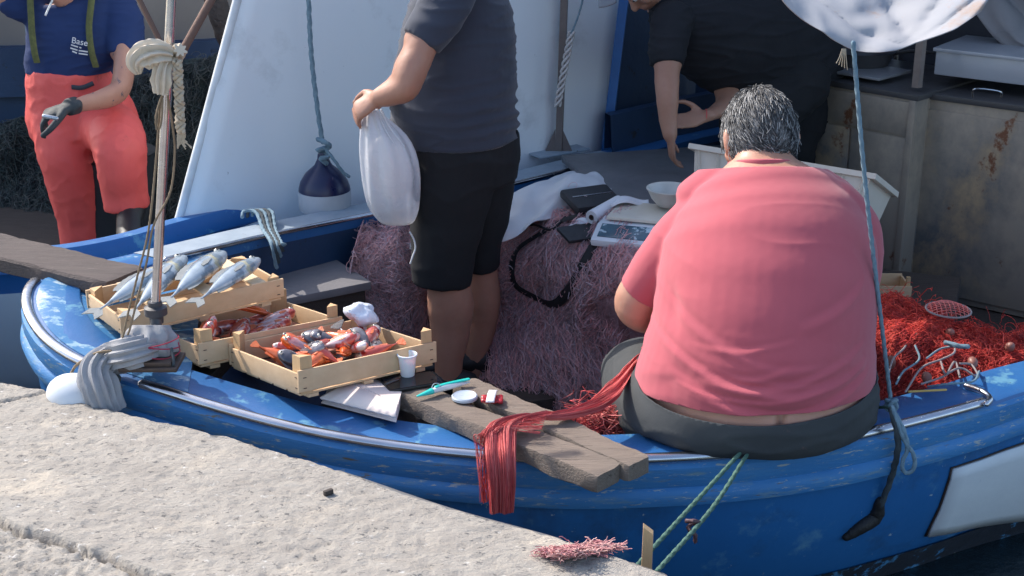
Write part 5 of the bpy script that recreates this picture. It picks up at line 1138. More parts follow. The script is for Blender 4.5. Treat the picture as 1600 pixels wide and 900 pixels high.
def hand(mb, w, d, palmn, s=1., curl=.5, spread=.12, thumb=1, fcurl=None):
    "w wrist, d direction to the knuckles, palmn direction the palm faces"
    w, d, pn = V(w), V(d).normalized(), V(palmn); pn = (pn-d*pn.dot(d)).normalized(); sd_ = d.cross(pn)*thumb
    k = w + d*.088*s
    mb.tube([w-d*.02*s, w+d*.02*s, w+d*.055*s, k], [(.024*s, .018*s), (.030*s, .017*s), (.040*s, .015*s), (.041*s, .013*s)], n=18, side=sd_, caps='round')
    for i, (o, ln) in enumerate(((.030, .075), (.010, .084), (-.010, .078), (-.029, .062))):
        c_ = (fcurl[i] if fcurl else curl); p = k + sd_*o*s - d*.012*s; dd = (d + sd_*(o*spread*8)).normalized(); path = [p]; rr = [.0098*s]
        for j, f in enumerate((.42, .33, .25)):
            a_ = c_*(.55+.35*j); dd = (dd*math.cos(a_)+pn*math.sin(a_)).normalized(); p = p+dd*ln*f*s*1.1; path.append(p); rr.append((.0092-.0011*j)*s)
        mb.tube(spline(path, 12), [rr[0]+(rr[-1]-rr[0])*q/11 for q in range(12)], n=10, caps='round')
    p = w + d*.025*s + sd_*.026*s; t_ = [p, p+(d*.5+sd_*.75+pn*.25)*.034*s, p+(d*1.1+sd_*.95+pn*.55)*.048*s, p+(d*1.75+sd_*.85+pn*.85)*.050*s]
    mb.tube(spline(t_, 12), [.0145*s-.005*s*q/11 for q in range(12)], n=12, caps='round')
def wr(seed, amp=.004, sc=7., st=(1, 1, 3.0), fine=.0012, bands=()):
    "cloth relief: horizontal-ish folds plus measured fold lines (centre px row handled as world planes)"
    def f(p, n_):
        a = noise.noise(V((p.x*sc*st[0], p.y*sc*st[1], p.z*sc*st[2]))+V((seed, 0, 0)))
        r_ = 1-abs(noise.noise(V((p.x*sc*.8*st[0], p.y*sc*.8*st[1], p.z*sc*1.7*st[2]))+V((0, seed, 0))))*2
        h = amp*(a*.6 + max(0, r_)**3*.9) + fine*noise.noise(p*55)
        for fn in bands: h += fn(p, n_)
        return h
    return f
def bodyobj(mb, name, m, root, vox=.0075, smooth=8, disp=None, cuts=(), solid=0., **kw):
    o = mb.build(name, m, root, **kw); return remesh(o, vox, smooth, disp, cuts, solid)
skinrel = lambda p, n_: .0012*noise.noise(p*30)+.0006*noise.noise(p*90)
# ---- the seated man in the red shirt, back to the camera
S0 = P(1165, 690, y=3.32)
man = thing('person', 'heavy grey haired man in a faded red shirt sitting on the near gunwale with his back to the camera', 'person', (S0.x, S0.y+.08, .56))
man['label'] = 'heavy grey haired man in faded red shirt sitting on the near gunwale'
XS = (1, 0, 0)
torso = [(1172, 668, 3.36, 150, .20), (1176, 640, 3.37, 186, .235), (1180, 600, 3.40, 188, .262), (1186, 555, 3.42, 180, .272), (1192, 510, 3.44, 172, .262), (1198, 450, 3.48, 170, .245), (1202, 390, 3.53, 165, .215), (1200, 340, 3.58, 146, .18), (1196, 300, 3.62, 118, .14), (1192, 272, 3.65, 82, .105), (1190, 252, 3.67, 58, .082)]
def armL(mb, m): chain(mb, [(1094, 345, 3.60, 44, .075), (1070, 374, 3.60, 48, .080), (1036, 414, 3.60, 44, .070), (1004, 458, 3.62, 38, .062)], side=(1, 0, .4), m=m, caps='start' if m > 0 else 'round')
def armR(mb, m): chain(mb, [(1300, 330, 3.58, 48, .08), (1325, 365, 3.60, 50, .080), (1338, 415, 3.64, 38, .07), (1332, 462, 3.70, 32, .062)], side=(1, 0, .4), m=m, caps='start' if m > 0 else 'round')
skin = MB()
chain(skin, [(a, b, c, d-6, e-.012) for a, b, c, d, e in torso], n=40, caps='flat')
armL(skin, -.006); armR(skin, -.006)
hips = lambda zs, g_: [[V((.650+(rx+g_)*math.cos(k*math.pi/24), 3.385+.1*(z_-.65)+(ry+g_)*math.sin(k*math.pi/24), z_)) for k in range(48)] for z_, rx, ry in zs]
skin.loft(hips([(.56, .26, .22), (.60, .285, .258), (.65, .288, .264), (.70, .285, .258), (.78, .26, .22)], 0))
chain(skin, [(1000, 455, 3.62, 35, .056), (992, 478, 3.64, 36, .056), (1010, 492, 3.72, 33, .05), (1050, 497, 3.86, 27, .042), (1092, 500, 3.98, 19, .032)], side=(0, .2, 1))
chain(skin, [(1334, 460, 3.70, 30, .052), (1322, 490, 3.78, 30, .05), (1280, 500, 3.90, 25, .042), (1230, 505, 4.02, 18, .03)], side=(0, .2, 1))
hand(skin, P(1092, 500, y=3.98), (.85, .5, -.1), (0, .2, -1), .95, .6, thumb=-1); hand(skin, P(1230, 505, y=4.02), (-.85, .4, -.1), (0, .2, -1), .95, .6, thumb=1)
hc = P(1187, 214, y=3.74); A_h, R_h = head(skin, hc, R(8), R(26), 1.17, P(1190, 272, y=3.66))
# rolls of the nape
for zz, rr in ((0, .066),): skin.ball(P(1190, 246, y=3.66), (.072, .07, .04), 18)
def cleft(p, n_):
    q = P(1222, 648, y=3.12); d = abs(p.x-q.x); return -.020*max(0, 1-d/.016)*(1 if p.z < q.z+.045 and p.y < 3.3 else 0)
bodyobj(skin, 'body', M_skin2, man, .0075, 6, lambda p, n_: skinrel(p, n_)+cleft(p, n_))
eyes(A_h, R_h, 1.17, man)
# legs under the trousers plus shoes are part of trousers / shoes
def px_(p):
    dz = p.z-CAMZ; dep = p.y*math.cos(PITCH)-dz*math.sin(PITCH); up_ = p.y*math.sin(PITCH)+dz*math.cos(PITCH)
    return 800+F*p.x/dep, 450-F*up_/dep
# shirt
sh = MB(); chain(sh, [(a, b, c, d, e) for a, b, c, d, e in torso[:-1]], n=48, m=.002, caps='flat'); armL(sh, .004); armR(sh, .004); sh.loft(hips([(.62, .285, .260), (.66, .289, .266), (.71, .288, .264), (.78, .27, .245), (.86, .25, .215)], .008))
for a, b, c, r1 in ((1105, 575, 3.20, 52), (1262, 585, 3.22, 46)): pass
chain(sh, [(1084, 306, 3.63, 28, .06), (1124, 286, 3.64, 32, .07), (1190, 276, 3.63, 36, .08), (1260, 288, 3.63, 34, .07), (1308, 312, 3.61, 32, .06)], side=(0, 0, 1))
hb, hl, hr_ = P(1205, 651, y=3.11), P(1020, 592, y=3.42), P(1356, 574, y=3.44)
hn = (hl-hb).cross(hr_-hb).normalized(); hn = hn if hn.z < 0 else -hn
def fold(p0, p1, sag, w_, amp, ph=0):
    "a fold line across the back from p0 to p1 (photo coords turned into x,z)"
    a, b = P(*p0, y=3.18), P(*p1, y=3.18)
    def f(p, n_):
        if p.y > 3.5 or n_.y > .2: return 0
        t = (p.x-a.x)/(b.x-a.x)
        if t < -.05 or t > 1.05: return 0
        z = a.z+(b.z-a.z)*t - sag*math.sin(math.pi*min(1, max(0, t))) + .006*noise.noise(V((p.x*9, ph, 0)))
        d = (p.z-z)/w_; e = math.sin(math.pi*min(1, max(0, t)))**.5
        return .9*amp*e*(math.exp(-d*d) - .9*math.exp(-(d-1.6)**2))
    return f
rf_ = random.Random(5)
fl_ = [fold((1040+rf_.uniform(0, 120), y_+rf_.uniform(-8, 8)), (1230+rf_.uniform(0, 120), y_+rf_.uniform(-30, 30)), rf_.uniform(.005, .03), rf_.uniform(.005, .009), rf_.uniform(.002, .004), 10+i_) for i_, y_ in enumerate((545, 572, 590, 606, 622, 636, 560, 612))] + [fold((1030, 560), (1330, 590), .055, .011, .007), fold((1090, 600), (1365, 560), .030, .010, .006, 1), fold((1050, 598), (1300, 640), .035, .012, .006, 2), fold((1160, 640), (1370, 600), .022, .010, .006, 3), fold((1040, 500), (1180, 560), .02, .014, .004, 4), fold((1250, 520), (1370, 480), .012, .014, .0045, 5), fold((1180, 615), (1366, 585), .012, .008, .005, 6)]
def armpit(p, n_):
    q = P(1046, 460, y=3.42); d = (V((p.x-q.x, 0, (p.z-q.z)*.35))).length; return -.010*math.exp(-(d/.016)**2) if p.y < 3.6 else 0
M_red = mat('faded_red_jersey', (.50, .095, .12), (.43, .08, .105), 3, .8, .9, bump=.10, bscale=240, bdist=.001, sheen=.25)
bodyobj(sh, 'shirt', M_red, man, .0055, 12, wr(3, .0028, 3.6, (1, .8, 1.3), .0003, fl_+[armpit]), [(hb, hn), (P(1190, 262, y=3.58), V((0, .35, 1)))], solid=.003)
# collar band
mb = MB(); cc_ = P(1191, 258, y=3.66); rg = [cc_+V((.088*math.cos(t), .086*math.sin(t), -.030*math.sin(t)+.0)) for t in [k*2*math.pi/40 for k in range(41)]]; mb.tube(rg, (.010, .006), n=8, side=V((0, 0, 1))); mb.build('collar', M_red, man)
# trousers
M_trou = mat('charcoal_trousers', (.055, .06, .062), (.038, .042, .046), 6, .8, .95, bump=.25, bscale=120, bdist=.002, spots=[((.16, .10, .09), 9, .66, .08)])
tr = MB()
tr.loft([[V((x_+rx*math.cos(k*math.pi/24), y_+ry*math.sin(k*math.pi/24), z_)) for k in range(48)] for x_, y_, z_, rx, ry in
    [(.618, 3.36, .545, .25, .19), (.618, 3.365, .556, .305, .235), (.618, 3.372, .58, .335, .262), (.622, 3.38, .61, .337, .274), (.634, 3.385, .65, .322, .278), (.648, 3.395, .70, .300, .275), (.652, 3.41, .76, .292, .27)]])
chain(tr, [(1075, 640, 3.40, 110, .13), (1035, 610, 3.60, 92, .125), (1010, 585, 3.80, 70, .105), (1008, 580, 3.98, 60, .09), (1015, 640, 4.05, 48, .075), (1020, 720, 4.08, 38, .06)], n=26, side=XS)
chain(tr, [(1260, 640, 3.40, 105, .13), (1275, 600, 3.60, 86, .125), (1285, 575, 3.80, 68, .105), (1290, 570, 3.98, 58, .09), (1290, 640, 4.05, 46, .075), (1288, 720, 4.08, 36, .06)], n=26, side=XS)
wb, wl_, wr_ = P(1222, 668, y=3.10), P(978, 585, y=3.40), P(1368, 560, y=3.42)
wnr = (wl_-wb).cross(wr_-wb).normalized(); wnr = wnr if wnr.z > 0 else -wnr
def squash(p, n_):
    # sits on the board
    return 0
o = bodyobj(tr, 'trousers', M_trou, man, .0085, 10, wr(9, .005, 6, (1, 1, 2), .0005), [(wb, wnr)], solid=.004)
for i, (a, b) in enumerate(((1020, 742), (1288, 742))):
    c = P(a, b, y=4.1); c.z = .105; mb = MB(); mb.tube([c+V((0, -.09, 0)), c+V((0, -.02, .01)), c+V((0, .08, 0)), c+V((0, .16, -.01))], [(.036, .045), (.042, .05), (.045, .038), (.034, .026)], n=16, caps='round'); mb.build('shoe', mat('black_leather', (.015, .015, .017), rough=.5, bump=.15), man)
# hair: cap + short locks
def haircap(A, Rm, s, m, root, cnt, seed, ln=.03, face_cut=.03, nape=-.055, mats_=None):
    rs = random.Random(seed); mb = MB(); n1, n2 = 40, 26; pts = {}
    def surf(th, ph, r=1.):
        x = .083*math.cos(ph)*math.sin(th); y = .102*math.cos(ph)*math.cos(th); z = .116*math.sin(ph)
        return V((x, y, z))*r
    def lim(th):   # lowest hair latitude; th=0 is the face
        c_ = math.cos(th); z = nape + (.045-nape)*max(0, (c_+.25)/1.25)**1.2
        if c_ > -.1 and abs(c_) < .5: z = max(z, .0)
        return math.asin(max(-.95, min(.95, z/.116)))
    mb.grid(lambda u, v: A(surf(u*2*math.pi, lim(u*2*math.pi)+(math.pi/2-lim(u*2*math.pi))*v, 1+.03*noise.noise(V((math.cos(u*6.28)*3, math.sin(u*6.28)*3, v*4)))-.05*(v < .03))), n1, n2)
    cap_ = mb.build('hair', m, root, solid=.004)
    K = 6; P_ = []
    for k in range(cnt):
        th = rs.uniform(0, 2*math.pi); lo_ = lim(th); ph = math.asin(rs.uniform(math.sin(lo_), .999)); p = surf(th, ph, 1.01); nrm = V((p.x/.083**2, p.y/.102**2, p.z/.116**2)).normalized()
        d = V((p.x*.8, p.y*.9-.02, -.05-.3*max(0, p.z)))+V((rs.gauss(0, .015), rs.gauss(0, .015), 0)); d = (d-nrm*d.dot(nrm)); d = d.normalized() if d.length > 1e-4 else V((0, -1, 0)); d = (d+nrm*.22+V((rs.gauss(0, .16), rs.gauss(0, .1), rs.gauss(0, .1)))).normalized()
        l_ = ln*rs.uniform(.5, 1.1); q = []; x = p
        for j in range(K): q.append(tuple(A(x))); x = x+d*(l_/K); d = (d-nrm*.10).normalized()
        P_.append(q)
    build_strands('locks', [strands(np.array(P_), .0011, len(mats_ or [m]))], mats_ or [m], cap_, kind='stuff')
mg = [mat('hair_dark_grey', (.055, .055, .06), bump=0), mat('hair_mid_grey', (.16, .16, .165), bump=0), mat('hair_silver', (.40, .40, .40), bump=0)]
haircap(A_h, R_h, 1.17, M_hairg, man, 5200, 3, .030, mats_=[mg[0], mg[1], mg[0], mg[2]])
# ---- the standing man with the bag
YN, YF = 4.480, 4.660
man2 = thing('person', 'standing man in dark grey T-shirt and black shorts holding a white plastic bag', 'person', P(715, 600, y=4.600))
man2.location.z = .15; ORG[man2.name] = V(man2.location)
tz = [(722, 236, 4.600, 84, .19), (716, 205, 4.590, 94, .205), (709, 170, 4.580, 97, .21), (710, 130, 4.580, 96, .205), (714, 90, 4.580, 92, .20), (718, 45, 4.590, 86, .20), (720, 5, 4.600, 78, .20), (722, -30, 4.600, 60, .20), (720, -55, 4.600, 38, .12)]
def uarm(mb, m): chain(mb, [(706, -22, 4.400, 40, .07), (694, 8, 4.350, 41, .066), (675, 40, 4.320, 37, .060), (657, 66, 4.300, 33, .055)], side=(1, 0, .4), m=m, caps='start' if m > 0 else 'round')
def uarm2(mb, m): chain(mb, [(706, -22, 4.780, 38, .07), (690, 8, 4.820, 38, .066), (668, 40, 4.830, 34, .060), (655, 60, 4.820, 30, .055)], side=(1, 0, .4), m=m, caps='start' if m > 0 else 'round')
sk = MB(); chain(sk, [(a, b, c, d-5, e-.012) for a, b, c, d, e in tz], n=36, caps='flat'); uarm(sk, -.006); uarm2(sk, -.006)
chain(sk, [(664, 55, 4.310, 31, .05), (653, 84, 4.290, 31, .05), (640, 112, 4.270, 33, .052), (632, 134, 4.260, 31, .048), (612, 145, 4.270, 24, .04), (594, 152, 4.280, 17, .032)], side=(.5, 0, 1))
chain(sk, [(655, 60, 4.820, 29, .05), (640, 110, 4.780, 28, .048), (625, 130, 4.700, 24, .04), (600, 150, 4.480, 17, .03)], side=(.5, 0, 1))
hand(sk, P(594, 151, y=4.280), (-.8, .12, -.5), (.3, .55, -.55), .98, .95, thumb=-1, spread=.05); hand(sk, P(602, 152, y=4.460), (-.8, -.12, -.55), (.3, -.5, -.55), .95, .9, thumb=1, spread=.05)
for (x1, x2, x3, y_, r1, r2, r3) in ((701, 704, 701, YN, 34, 37, 22), (752, 754, 742, YF, 26, 29, 19)):
    b_ = 0 if r1 > 30 else -12
    chain(sk, [(712 if b_ == 0 else 740, 280, y_, 46, .075), (705 if b_ == 0 else 748, 380, y_, 34 if b_ == 0 else 22, .06), (x1, 415+b_, y_, r1-6 if b_ == 0 else r1-5, .05)], side=XS)
    chain(sk, [(x1, 410+b_, y_, r1-3, .055), (x1, 436+b_, y_, r1, .062), (x2, 480+b_, y_+.01, r2, .066), (x2-1, 520+b_, y_+.01, r2-6, .055), (x3, 570+b_, y_, r3, .042), (x3-1, 596+b_, y_, r3-1, .04)], side=XS)
A2, R2 = head(sk, P(706, -118, y=4.600), R(90), R(18), 1.05, P(720, -50, y=4.600))
bodyobj(sk, 'body', M_skin, man2, .0075, 5, skinrel); eyes(A2, R2, 1.05, man2)
haircap(A2, R2, 1.05, M_haird, man2, 500, 5, .03)
t2 = MB(); chain(t2, tz, n=44, m=.002, caps='flat'); uarm(t2, .006); uarm2(t2, .006); chain(t2, [(628, 196, 4.520, 16, .10), (640, 212, 4.520, 20, .13), (668, 214, 4.520, 20, .15)], n=20, side=(0, 1, 0))
hb = P(645, 240, y=4.400); h2 = P(806, 214, y=4.580); h3 = h2+V((0, .3, .0)); hn2 = (h2-hb).cross(h3-hb).normalized(); hn2 = hn2 if hn2.z < 0 else -hn2
M_tee = mat('charcoal_tee', (.040, .048, .072), (.030, .037, .058), 5, .8, .95, bump=.15, bscale=200, bdist=.001, sheen=.2)
def tuck(p, n_):
    x, y = px_(p); return .006*math.sin((y+ .25*x)*.32)*max(0, 1-abs(y-185)/55)*max(0, min(1, (x-690)/110)) if y > 120 else 0
bodyobj(t2, 'tshirt', M_tee, man2, .0075, 9, wr(14, .0062, 6, (1, 1, 2.4), .0005, [tuck]), [(hb, hn2)], solid=.003)
sp2 = MB()
chain(sp2, [(725, 206, 4.590, 86, .195), (725, 240, 4.590, 87, .20), (724, 275, 4.590, 84, .19)], n=40, caps='flat')
chain(sp2, [(718, 235, 4.500, 76, .12), (706, 290, YN, 66, .112), (698, 350, YN, 57, .10), (692, 400, YN, 50, .092), (690, 443, YN, 47, .088)], n=28, caps='flat')
chain(sp2, [(735, 235, 4.700, 78, .12), (741, 290, YF, 62, .11), (747, 340, YF, 47, .10), (749, 385, YF, 32, .09), (749, 417, YF, 29, .088)], n=28, caps='flat', m=.004)
M_short = mat('black_shorts', (.008, .0085, .011), (.006, .0065, .009), 5, .8, .9, bump=.3, bscale=150, bdist=.001)
wz_ = P(720, 196, y=4.590); bodyobj(sp2, 'shorts', M_short, man2, .0075, 7, wr(19, .004, 7, (1.6, 1.6, .7), .0005))
# printed emblem on the left leg of the shorts: white curved line and lettering
mb = MB(); mb.tube(spline([P(a, b, y=4.385+.0) for a, b in ((640, 362), (647, 375), (649, 388), (645, 400), (641, 412))], 16), .0028, n=6); mb.build('emblem_line', mat('print_white', (.75, .76, .78), bump=0), man2)
for i, y_ in enumerate((YN, YF)):
    a, b = ((694, 598), (738, 586))[i]; c = P(a, b, y=y_); c.z = .165; mb = MB(); mb.tube([c+V((.085, 0, .0)), c+V((.03, 0, .012)), c+V((-.07, -.01, .0)), c+V((-.165, -.015, -.012))], [(.034, .045), (.040, .052), (.046, .040), (.036, .026)], n=16, side=V((0, 1, 0)), caps='round'); mb.build('shoe', MATS['black_leather'], man2)
# plastic bag hanging from his hands, with something round inside
g = thing('plastic_bag', 'translucent white plastic bag with a round load, held by the standing man', 'bag', P(605, 345, y=4.360))
M_bagp = mat('thin_bag_film', (.78, .79, .84), (.70, .73, .80), 6, .7, .28, bump=.35, bscale=26, bdist=.006, alpha=.68, trans=.0)
def bagr(prof, n=56, seed=0, amp=.05):
    rings = []
    for i, (px0, px1, py, y_, dep) in enumerate(prof):
        c0, c1 = P(px0, py, y=y_), P(px1, py, y=y_); c = (c0+c1)/2; a = (c1-c0).length/2; ring = []
        for k in range(n):
            th = 2*math.pi*k/n; w_ = 1+amp*math.sin(9*th+i*.5+seed)*(1.6 if i < 4 else .8)+.05*noise.noise(V((math.cos(th)*2, math.sin(th)*2, i*.35)))
            ring.append(c+V((a*math.cos(th)*w_, dep*math.sin(th)*w_, 0)))
        rings.append(ring)
    return rings
bp2 = [(574, 586, 168, 4.340, .015), (568, 600, 182, 4.340, .03), (564, 622, 200, 4.350, .05), (563, 640, 222, 4.360, .075), (564, 652, 250, 4.370, .09), (568, 655, 280, 4.380, .095), (572, 655, 305, 4.380, .085), (580, 652, 328, 4.380, .055), (594, 648, 345, 4.380, .03), (600, 640, 352, 4.380, .010)]
rr = bagr(bp2, 72)
rr = [[v + (v-sum(q_, V((0, 0, 0)))/len(q_)).normalized()*(.006*(1-2*abs(noise.noise(v*22)))+.003*noise.noise(v*60)) for v in q_] for q_ in rr]
MB().loft(rr).build('bag_film', M_bagp, g, sub=1, auto=0)
c = P(609, 262, y=4.380); s = PX(c); mb = MB(); mb.ball((0, 0, 0), (35*s, .055, 52*s), n=36, rot=Matrix.Rotation(R(-14), 3, 'Y')); mb.v = [v*(1+.10*noise.noise(v*12))+c for v in mb.v]
mb.build('round_load', mat('creamy_load', (.74, .70, .66), (.66, .58, .54), 7, .8, .4, bump=.2, spots=[((.45, .22, .25), 9, .70, .08)]), g)
mb = MB(); 
for k in range(3): mb.tube(spline([P(584+k*6, 172, y=4.330), P(592+k*9, 200, y=4.300), P(604+k*14, 228, y=4.290)], 10), [.004-.0003*i for i in range(10)], n=6, caps='round')
mb.build('gathered_top', M_bagp, g)
MB().box((P(715, 590, y=4.5).x+.02, 4.60, .06), (.50, .50, .13), Matrix.Rotation(R(20), 3, 'Z'), bev=.006).build('floor_platform', M_darkwood, boat)
# ---- the man in orange dungarees
YO = 6.0
man3 = thing('person', 'man in orange waders and navy T-shirt smoking a cigarette, one hand gloved', 'person', P(150, 400, y=YO)); ORG[man3.name].z = .14; man3.location.z = .14
tq = [(128, 205, 6.05, 62, .14), (116, 175, 6.03, 68, .145), (104, 130, 6.02, 60, .14), (108, 90, 6.00, 66, .14), (118, 50, 5.99, 76, .145), (126, 15, 5.99, 78, .13), (124, -8, 5.99, 60, .10), (112, -22, 5.98, 34, .07)]
def a3(mb, m): chain(mb, [(180, 8, 5.98, 30, .06), (193, 35, 5.94, 29, .058), (196, 62, 5.92, 28, .056), (196, 84, 5.90, 26, .052)], side=XS, m=m, caps='start' if m > 0 else 'round')
def a3b(mb, m): chain(mb, [(66, 5, 5.98, 28, .06), (45, 8, 5.95, 27, .055), (28, 4, 5.93, 25, .05), (12, -8, 5.92, 23, .05)], side=(0, 0, 1), m=m, caps='start' if m > 0 else 'round')
s3 = MB(); chain(s3, [(a, b, c, d-5, e-.01) for a, b, c, d, e in tq], n=32, caps='flat'); a3(s3, -.005); a3b(s3, -.005)
chain(s3, [(195, 78, 5.90, 23, .045), (194, 105, 5.86, 22, .044), (188, 138, 5.82, 23, .042), (168, 152, 5.74, 20, .036), (138, 160, 5.66, 15, .028), (112, 166, 5.60, 12, .024)], side=(0, .3, 1))
chain(s3, [(15, -5, 5.92, 20, .04), (0, -45, 5.88, 18, .035), (40, -70, 5.80, 13, .026), (66, -60, 5.76, 12, .024)], side=(0, .3, 1))
hand(s3, P(66, -58, y=5.76), (.7, -.2, .6), (-.2, -.9, 0), .9, .5)
A3, R3 = head(s3, P(94, -38, y=5.90), R(176), R(14), 1.0, P(112, 6, y=5.98))
bodyobj(s3, 'body', M_tattoo, man3, .0075, 5, skinrel); eyes(A3, R3, 1., man3)
haircap(A3, R3, 1., M_haird, man3, 300, 9, .03)
c = A3((.012, .098, -.066)); MB().tube([c, c+V((-.02, -.05, -.055))], .0042, n=10).build('cigarette', mat('cigarette_paper', (.8, .8, .78), bump=0), man3)
t3 = MB(); chain(t3, tq, n=40, m=.002, caps='flat'); a3(t3, .005); a3b(t3, .005)
bodyobj(t3, 'tshirt', mat('navy_tee', (.012, .035, .13), (.010, .028, .10), 5, .8, .9, bump=.2, bscale=180, bdist=.001), man3, .0075, 8, wr(24, .005, 7, (1, 1, 2), .0004), [(P(108, 118, y=5.9), V((0, 0, -1)))], solid=.002)
M_org = mat('orange_pvc', (.82, .12, .10), (.74, .095, .085), 5, .8, .6, bump=.35, bscale=34, bdist=.006, coat=.05, spots=[((.45, .07, .06), 7, .64, .1)])
w3 = MB()
chain(w3, [(106, 100, 6.00, 60, .148), (110, 130, 6.01, 68, .158), (122, 170, 6.02, 84, .172), (132, 200, 6.03, 86, .18), (136, 222, 6.03, 66, .15)], n=36, caps='flat')
chain(w3, [(92, 180, 5.98, 44, .12), (100, 235, 5.94, 42, .11), (110, 275, 5.95, 40, .10), (120, 315, 5.98, 38, .09), (128, 352, 6.0, 36, .08), (134, 420, 6.02, 34, .075)], n=24, caps='flat')
chain(w3, [(160, 195, 6.0, 48, .12), (178, 206, 5.84, 45, .11), (186, 228, 5.74, 42, .10), (190, 262, 5.72, 38, .09), (194, 296, 5.74, 36, .085), (199, 326, 5.74, 35, .08)], n=24, caps='flat')
bodyobj(w3, 'waders', M_org, man3, .0085, 7, wr(29, .004, 12, (1.5, 1.5, .6), .0006), [(P(105, 98, y=5.86), V((0, .15, 1)))], solid=.003)
# braces, camouflage strap
M_br = mat('camouflage_webbing', (.16, .17, .05), (.05, .06, .03), 60, .9, .8, bump=.2, bscale=120)
for l in ([(46, -20, 5.89), (48, 15, 5.85), (50, 50, 5.84), (54, 82, 5.84), (58, 98, 5.85)], [(146, -25, 5.90), (142, 10, 5.85), (139, 45, 5.84), (143, 80, 5.84), (150, 105, 5.86)]):
    MB().tube(spline(Y(l), 30), [(.014, .004)]*30, n=8, side=XS).build('brace', M_br, man3)
# chest print
def text(s_, size, loc, rot, m, parent, nm='lettering'):
    cu = bpy.data.curves.new(nm, 'FONT'); cu.body = s_; cu.size = size; cu.extrude = .0008; cu.align_x = 'LEFT'
    o = bpy.data.objects.new(nm, cu); COL.objects.link(o); dg = bpy.context.evaluated_depsgraph_get(); me = bpy.data.meshes.new_from_object(o.evaluated_get(dg))
    bpy.data.objects.remove(o); o = bpy.data.objects.new(nm, me); COL.objects.link(o); me.materials.append(m); me.transform(Matrix.Translation(V(loc)-ORG[parent.name]) @ rot.to_4x4()); o.parent = parent; return o
rt = Matrix.Rotation(R(8), 3, 'Z') @ Matrix.Rotation(R(84), 3, 'X')
mp_ = MATS['print_white']
rt = rt @ Matrix.Rotation(R(-13), 3, 'Z')
text('Base', .036, P(111, 67, y=5.822), rt, mp_, man3)
for l_ in ([(111, 70), (122, 73.5)], [(124, 74), (127, 75)], [(110, 75), (121, 78.5)], [(123, 79), (137, 81)], [(113, 80), (120, 83)], [(123, 83.5), (137, 85.5)]):
    MB().tube([P(x_, y_, y=5.822) for x_, y_ in l_], [(.0028, .001)]*2, n=4, side=V((0, 0, 1))).build('printed_line', mp_, man3)   # small print, unreadable in the photo
text('gm', .03, P(640, 386, y=4.585), Matrix.Rotation(R(-25), 3, 'Z') @ Matrix.Rotation(R(85), 3, 'X'), mp_, man2, 'emblem')
# dark pocket strip, glove, boot
MB().tube(spline(Y([(112, 136, 5.855), (128, 137, 5.85), (146, 130, 5.86)]), 10), [(.010, .003)]*10, n=8, side=V((0, 0, 1))).build('pocket_flap', mat('dark_flap', (.03, .035, .05), bump=.1), man3)
gl = MB(); hand(gl, P(112, 166, y=5.60), (-.85, -.12, -.25), (.1, .2, -1), 1.2, 1.0, thumb=1, spread=.04); gl.tube([P(120, 164, y=5.63), P(106, 168, y=5.59)], [.037, .036], n=16)
bodyobj(gl, 'work_glove', mat('dark_rubber_glove', (.04, .05, .055), (.03, .035, .04), 20, .8, .7, bump=.3, bscale=90), man3, .005, 2)
c = P(203, 330, y=5.70); mb = MB(); mb.tube([c+V((0, .04, .06)), c+V((0, .03, 0)), c+V((.0, -.03, -.035)), c+V((.02, -.12, -.065)), c+V((.03, -.19, -.085))], [(.062, .062), (.058, .060), (.052, .052), (.052, .040), (.036, .026)], n=18, caps='round'); mb.build('boot', MATS['black_leather'], man3)
c = P(136, 425, y=6.02); mb = MB(); mb.tube([c+V((0, .03, .06)), c+V((0, -.05, -.01)), c+V((0, -.15, -.03))], [(.05, .05), (.05, .04), (.04, .03)], n=18, caps='round'); mb.build('boot', MATS['black_leather'], man3)
c = P(77, 183, y=5.46); MB().tube([c+V((-.02, 0, .004)), c+V((.03, -.004, -.004))], [.009, .008], n=12, caps='round').build('lighter', mat('pale_metal', (.5, .55, .6), rough=.3, bump=0, metal=.6), man3)
# a seat for him: dark tub, and clear plastic beside his boot
c = P(170, 250, y=6.12); c.z = .14
MB().lathe(c, [(.0, 0), (.17, 0), (.20, .42), (.21, .43), (.0, .43)]).build('tub_seat', mat('dark_tub', (.02, .025, .03), bump=.2), label='dark upturned tub beneath the man in orange waders', cat='tub')
# ---- the stooping man in black at the back
man4 = thing('person', 'man in black T-shirt bending forward with one open hand, behind the white cabin side', 'person', P(1200, 250, y=6.2)); ORG[man4.name].z = .06; man4.location.z = .06
man4['label'] = 'man in black clothes bending down beside the blue wheelhouse with one open hand'
Yb = 5.72
tb = [(1020, -2, 5.70, 14, .09), (1050, 22, 5.70, 46, .14), (1085, 44, 5.72, 66, .17), (1130, 62, 5.76, 80, .185), (1180, 72, 5.82, 92, .195), (1222, 84, 5.90, 92, .20), (1250, 110, 5.95, 80, .19)]
def a4(mb, m): chain(mb, [(1052, 28, 5.56, 30, .065), (1046, 55, 5.50, 29, .06), (1043, 80, 5.46, 27, .056), (1043, 102, 5.43, 25, .052)], side=XS, m=m, caps='start' if m > 0 else 'round')
s4 = MB(); chain(s4, [(a, b, c, d-5, e-.01) for a, b, c, d, e in tb], n=32, side=(.3, 0, 1), caps='flat'); a4(s4, -.005)
chain(s4, [(1043, 98, 5.43, 20, .045), (1042, 125, 5.40, 20, .042), (1043, 155, 5.36, 18, .038), (1044, 185, 5.34, 15, .03), (1047, 212, 5.32, 12, .024)], side=XS)
hand(s4, P(1048, 214, y=5.32), (.12, .25, -1), (.9, .1, .1), .95, .45, thumb=-1)
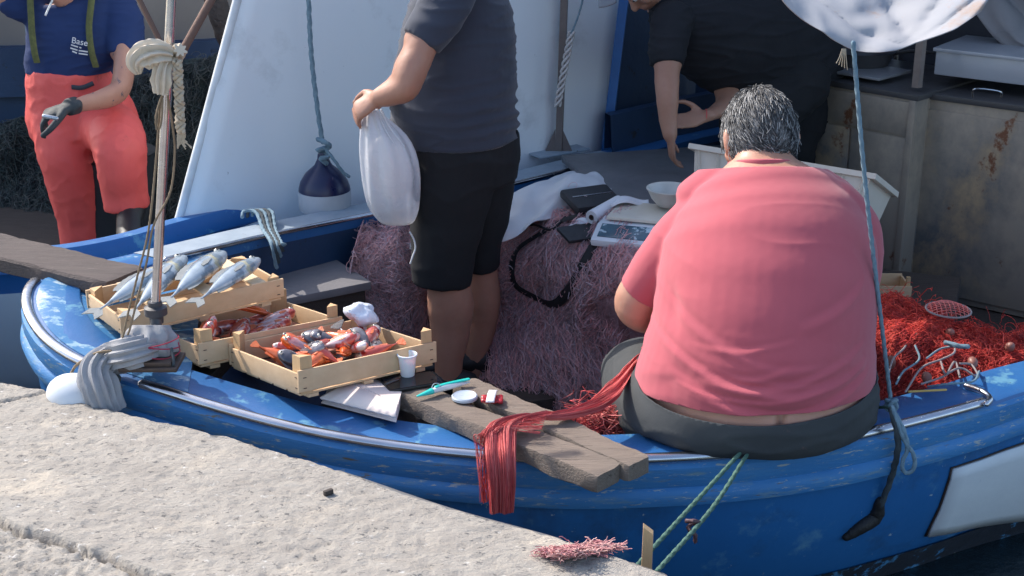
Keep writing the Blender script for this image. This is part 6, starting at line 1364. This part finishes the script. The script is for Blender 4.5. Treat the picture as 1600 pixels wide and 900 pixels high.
chain(s4, [(1090, 60, 5.86, 26, .05), (1125, 110, 5.80, 24, .045), (1138, 155, 5.66, 20, .04), (1120, 174, 5.56, 15, .028), (1106, 180, 5.50, 12, .024)], side=XS)
hand(s4, P(1106, 181, y=5.50), (-.95, -.15, -.18), (0, -.7, .75), 1., .22, thumb=1, spread=.18)
A4, R4 = head(s4, P(1004, -32, y=5.62), R(115), R(58), 1.0, P(1034, 6, y=5.70))
bodyobj(s4, 'body', M_skin, man4, .0075, 5, skinrel); eyes(A4, R4, 1., man4); haircap(A4, R4, 1., M_hairg, man4, 500, 12, .03)
t4 = MB(); chain(t4, tb, n=40, m=.003, side=(.3, 0, 1), caps='flat'); a4(t4, .006)
chain(t4, [(1085, 60, 5.86, 32, .06), (1108, 92, 5.84, 32, .06), (1120, 118, 5.78, 29, .055)], caps='flat')
M_blk = mat('black_tee', (.010, .011, .016), (.007, .008, .012), 5, .8, .9, bump=.2, bscale=150, bdist=.001)
bodyobj(t4, 'tshirt', M_blk, man4, .008, 8, wr(41, .007, 7, (1, 1, 2), .0004))
l4 = MB()
for dx, dy in ((-28, -.14), (20, .12)):
    chain(l4, [(1238+dx*.4, 110, 5.95+dy, 78, .14), (1215+dx, 175, 5.85+dy, 62, .12), (1205+dx, 235, 5.80+dy, 48, .10), (1215+dx, 300, 5.92+dy, 40, .085), (1222+dx, 392, 5.98+dy, 34, .07)], n=24)
bodyobj(l4, 'trousers', M_short, man4, .0085, 7, wr(44, .006, 7, (1, 1, 1.5), .0004))
for dx, dy in ((-28, -.14), (20, .12)):
    c = P(1222+dx, 392, y=5.98+dy); c.z = .09; mb = MB(); mb.tube([c+V((.08, 0, 0)), c+V((0, 0, .01)), c+V((-.14, 0, -.01))], [(.04, .05), (.045, .045), (.036, .026)], n=16, side=V((0, 1, 0)), caps='round'); mb.build('shoe', MATS['black_leather'], man4)
c = P(1103, 180, y=5.50); MB().tube([c+V((.026*0, .024*math.cos(t), .024*math.sin(t))) for t in [k*.2618 for k in range(25)]], .0022, n=6).build('bracelet', MATS['red_thread_a'], man4)
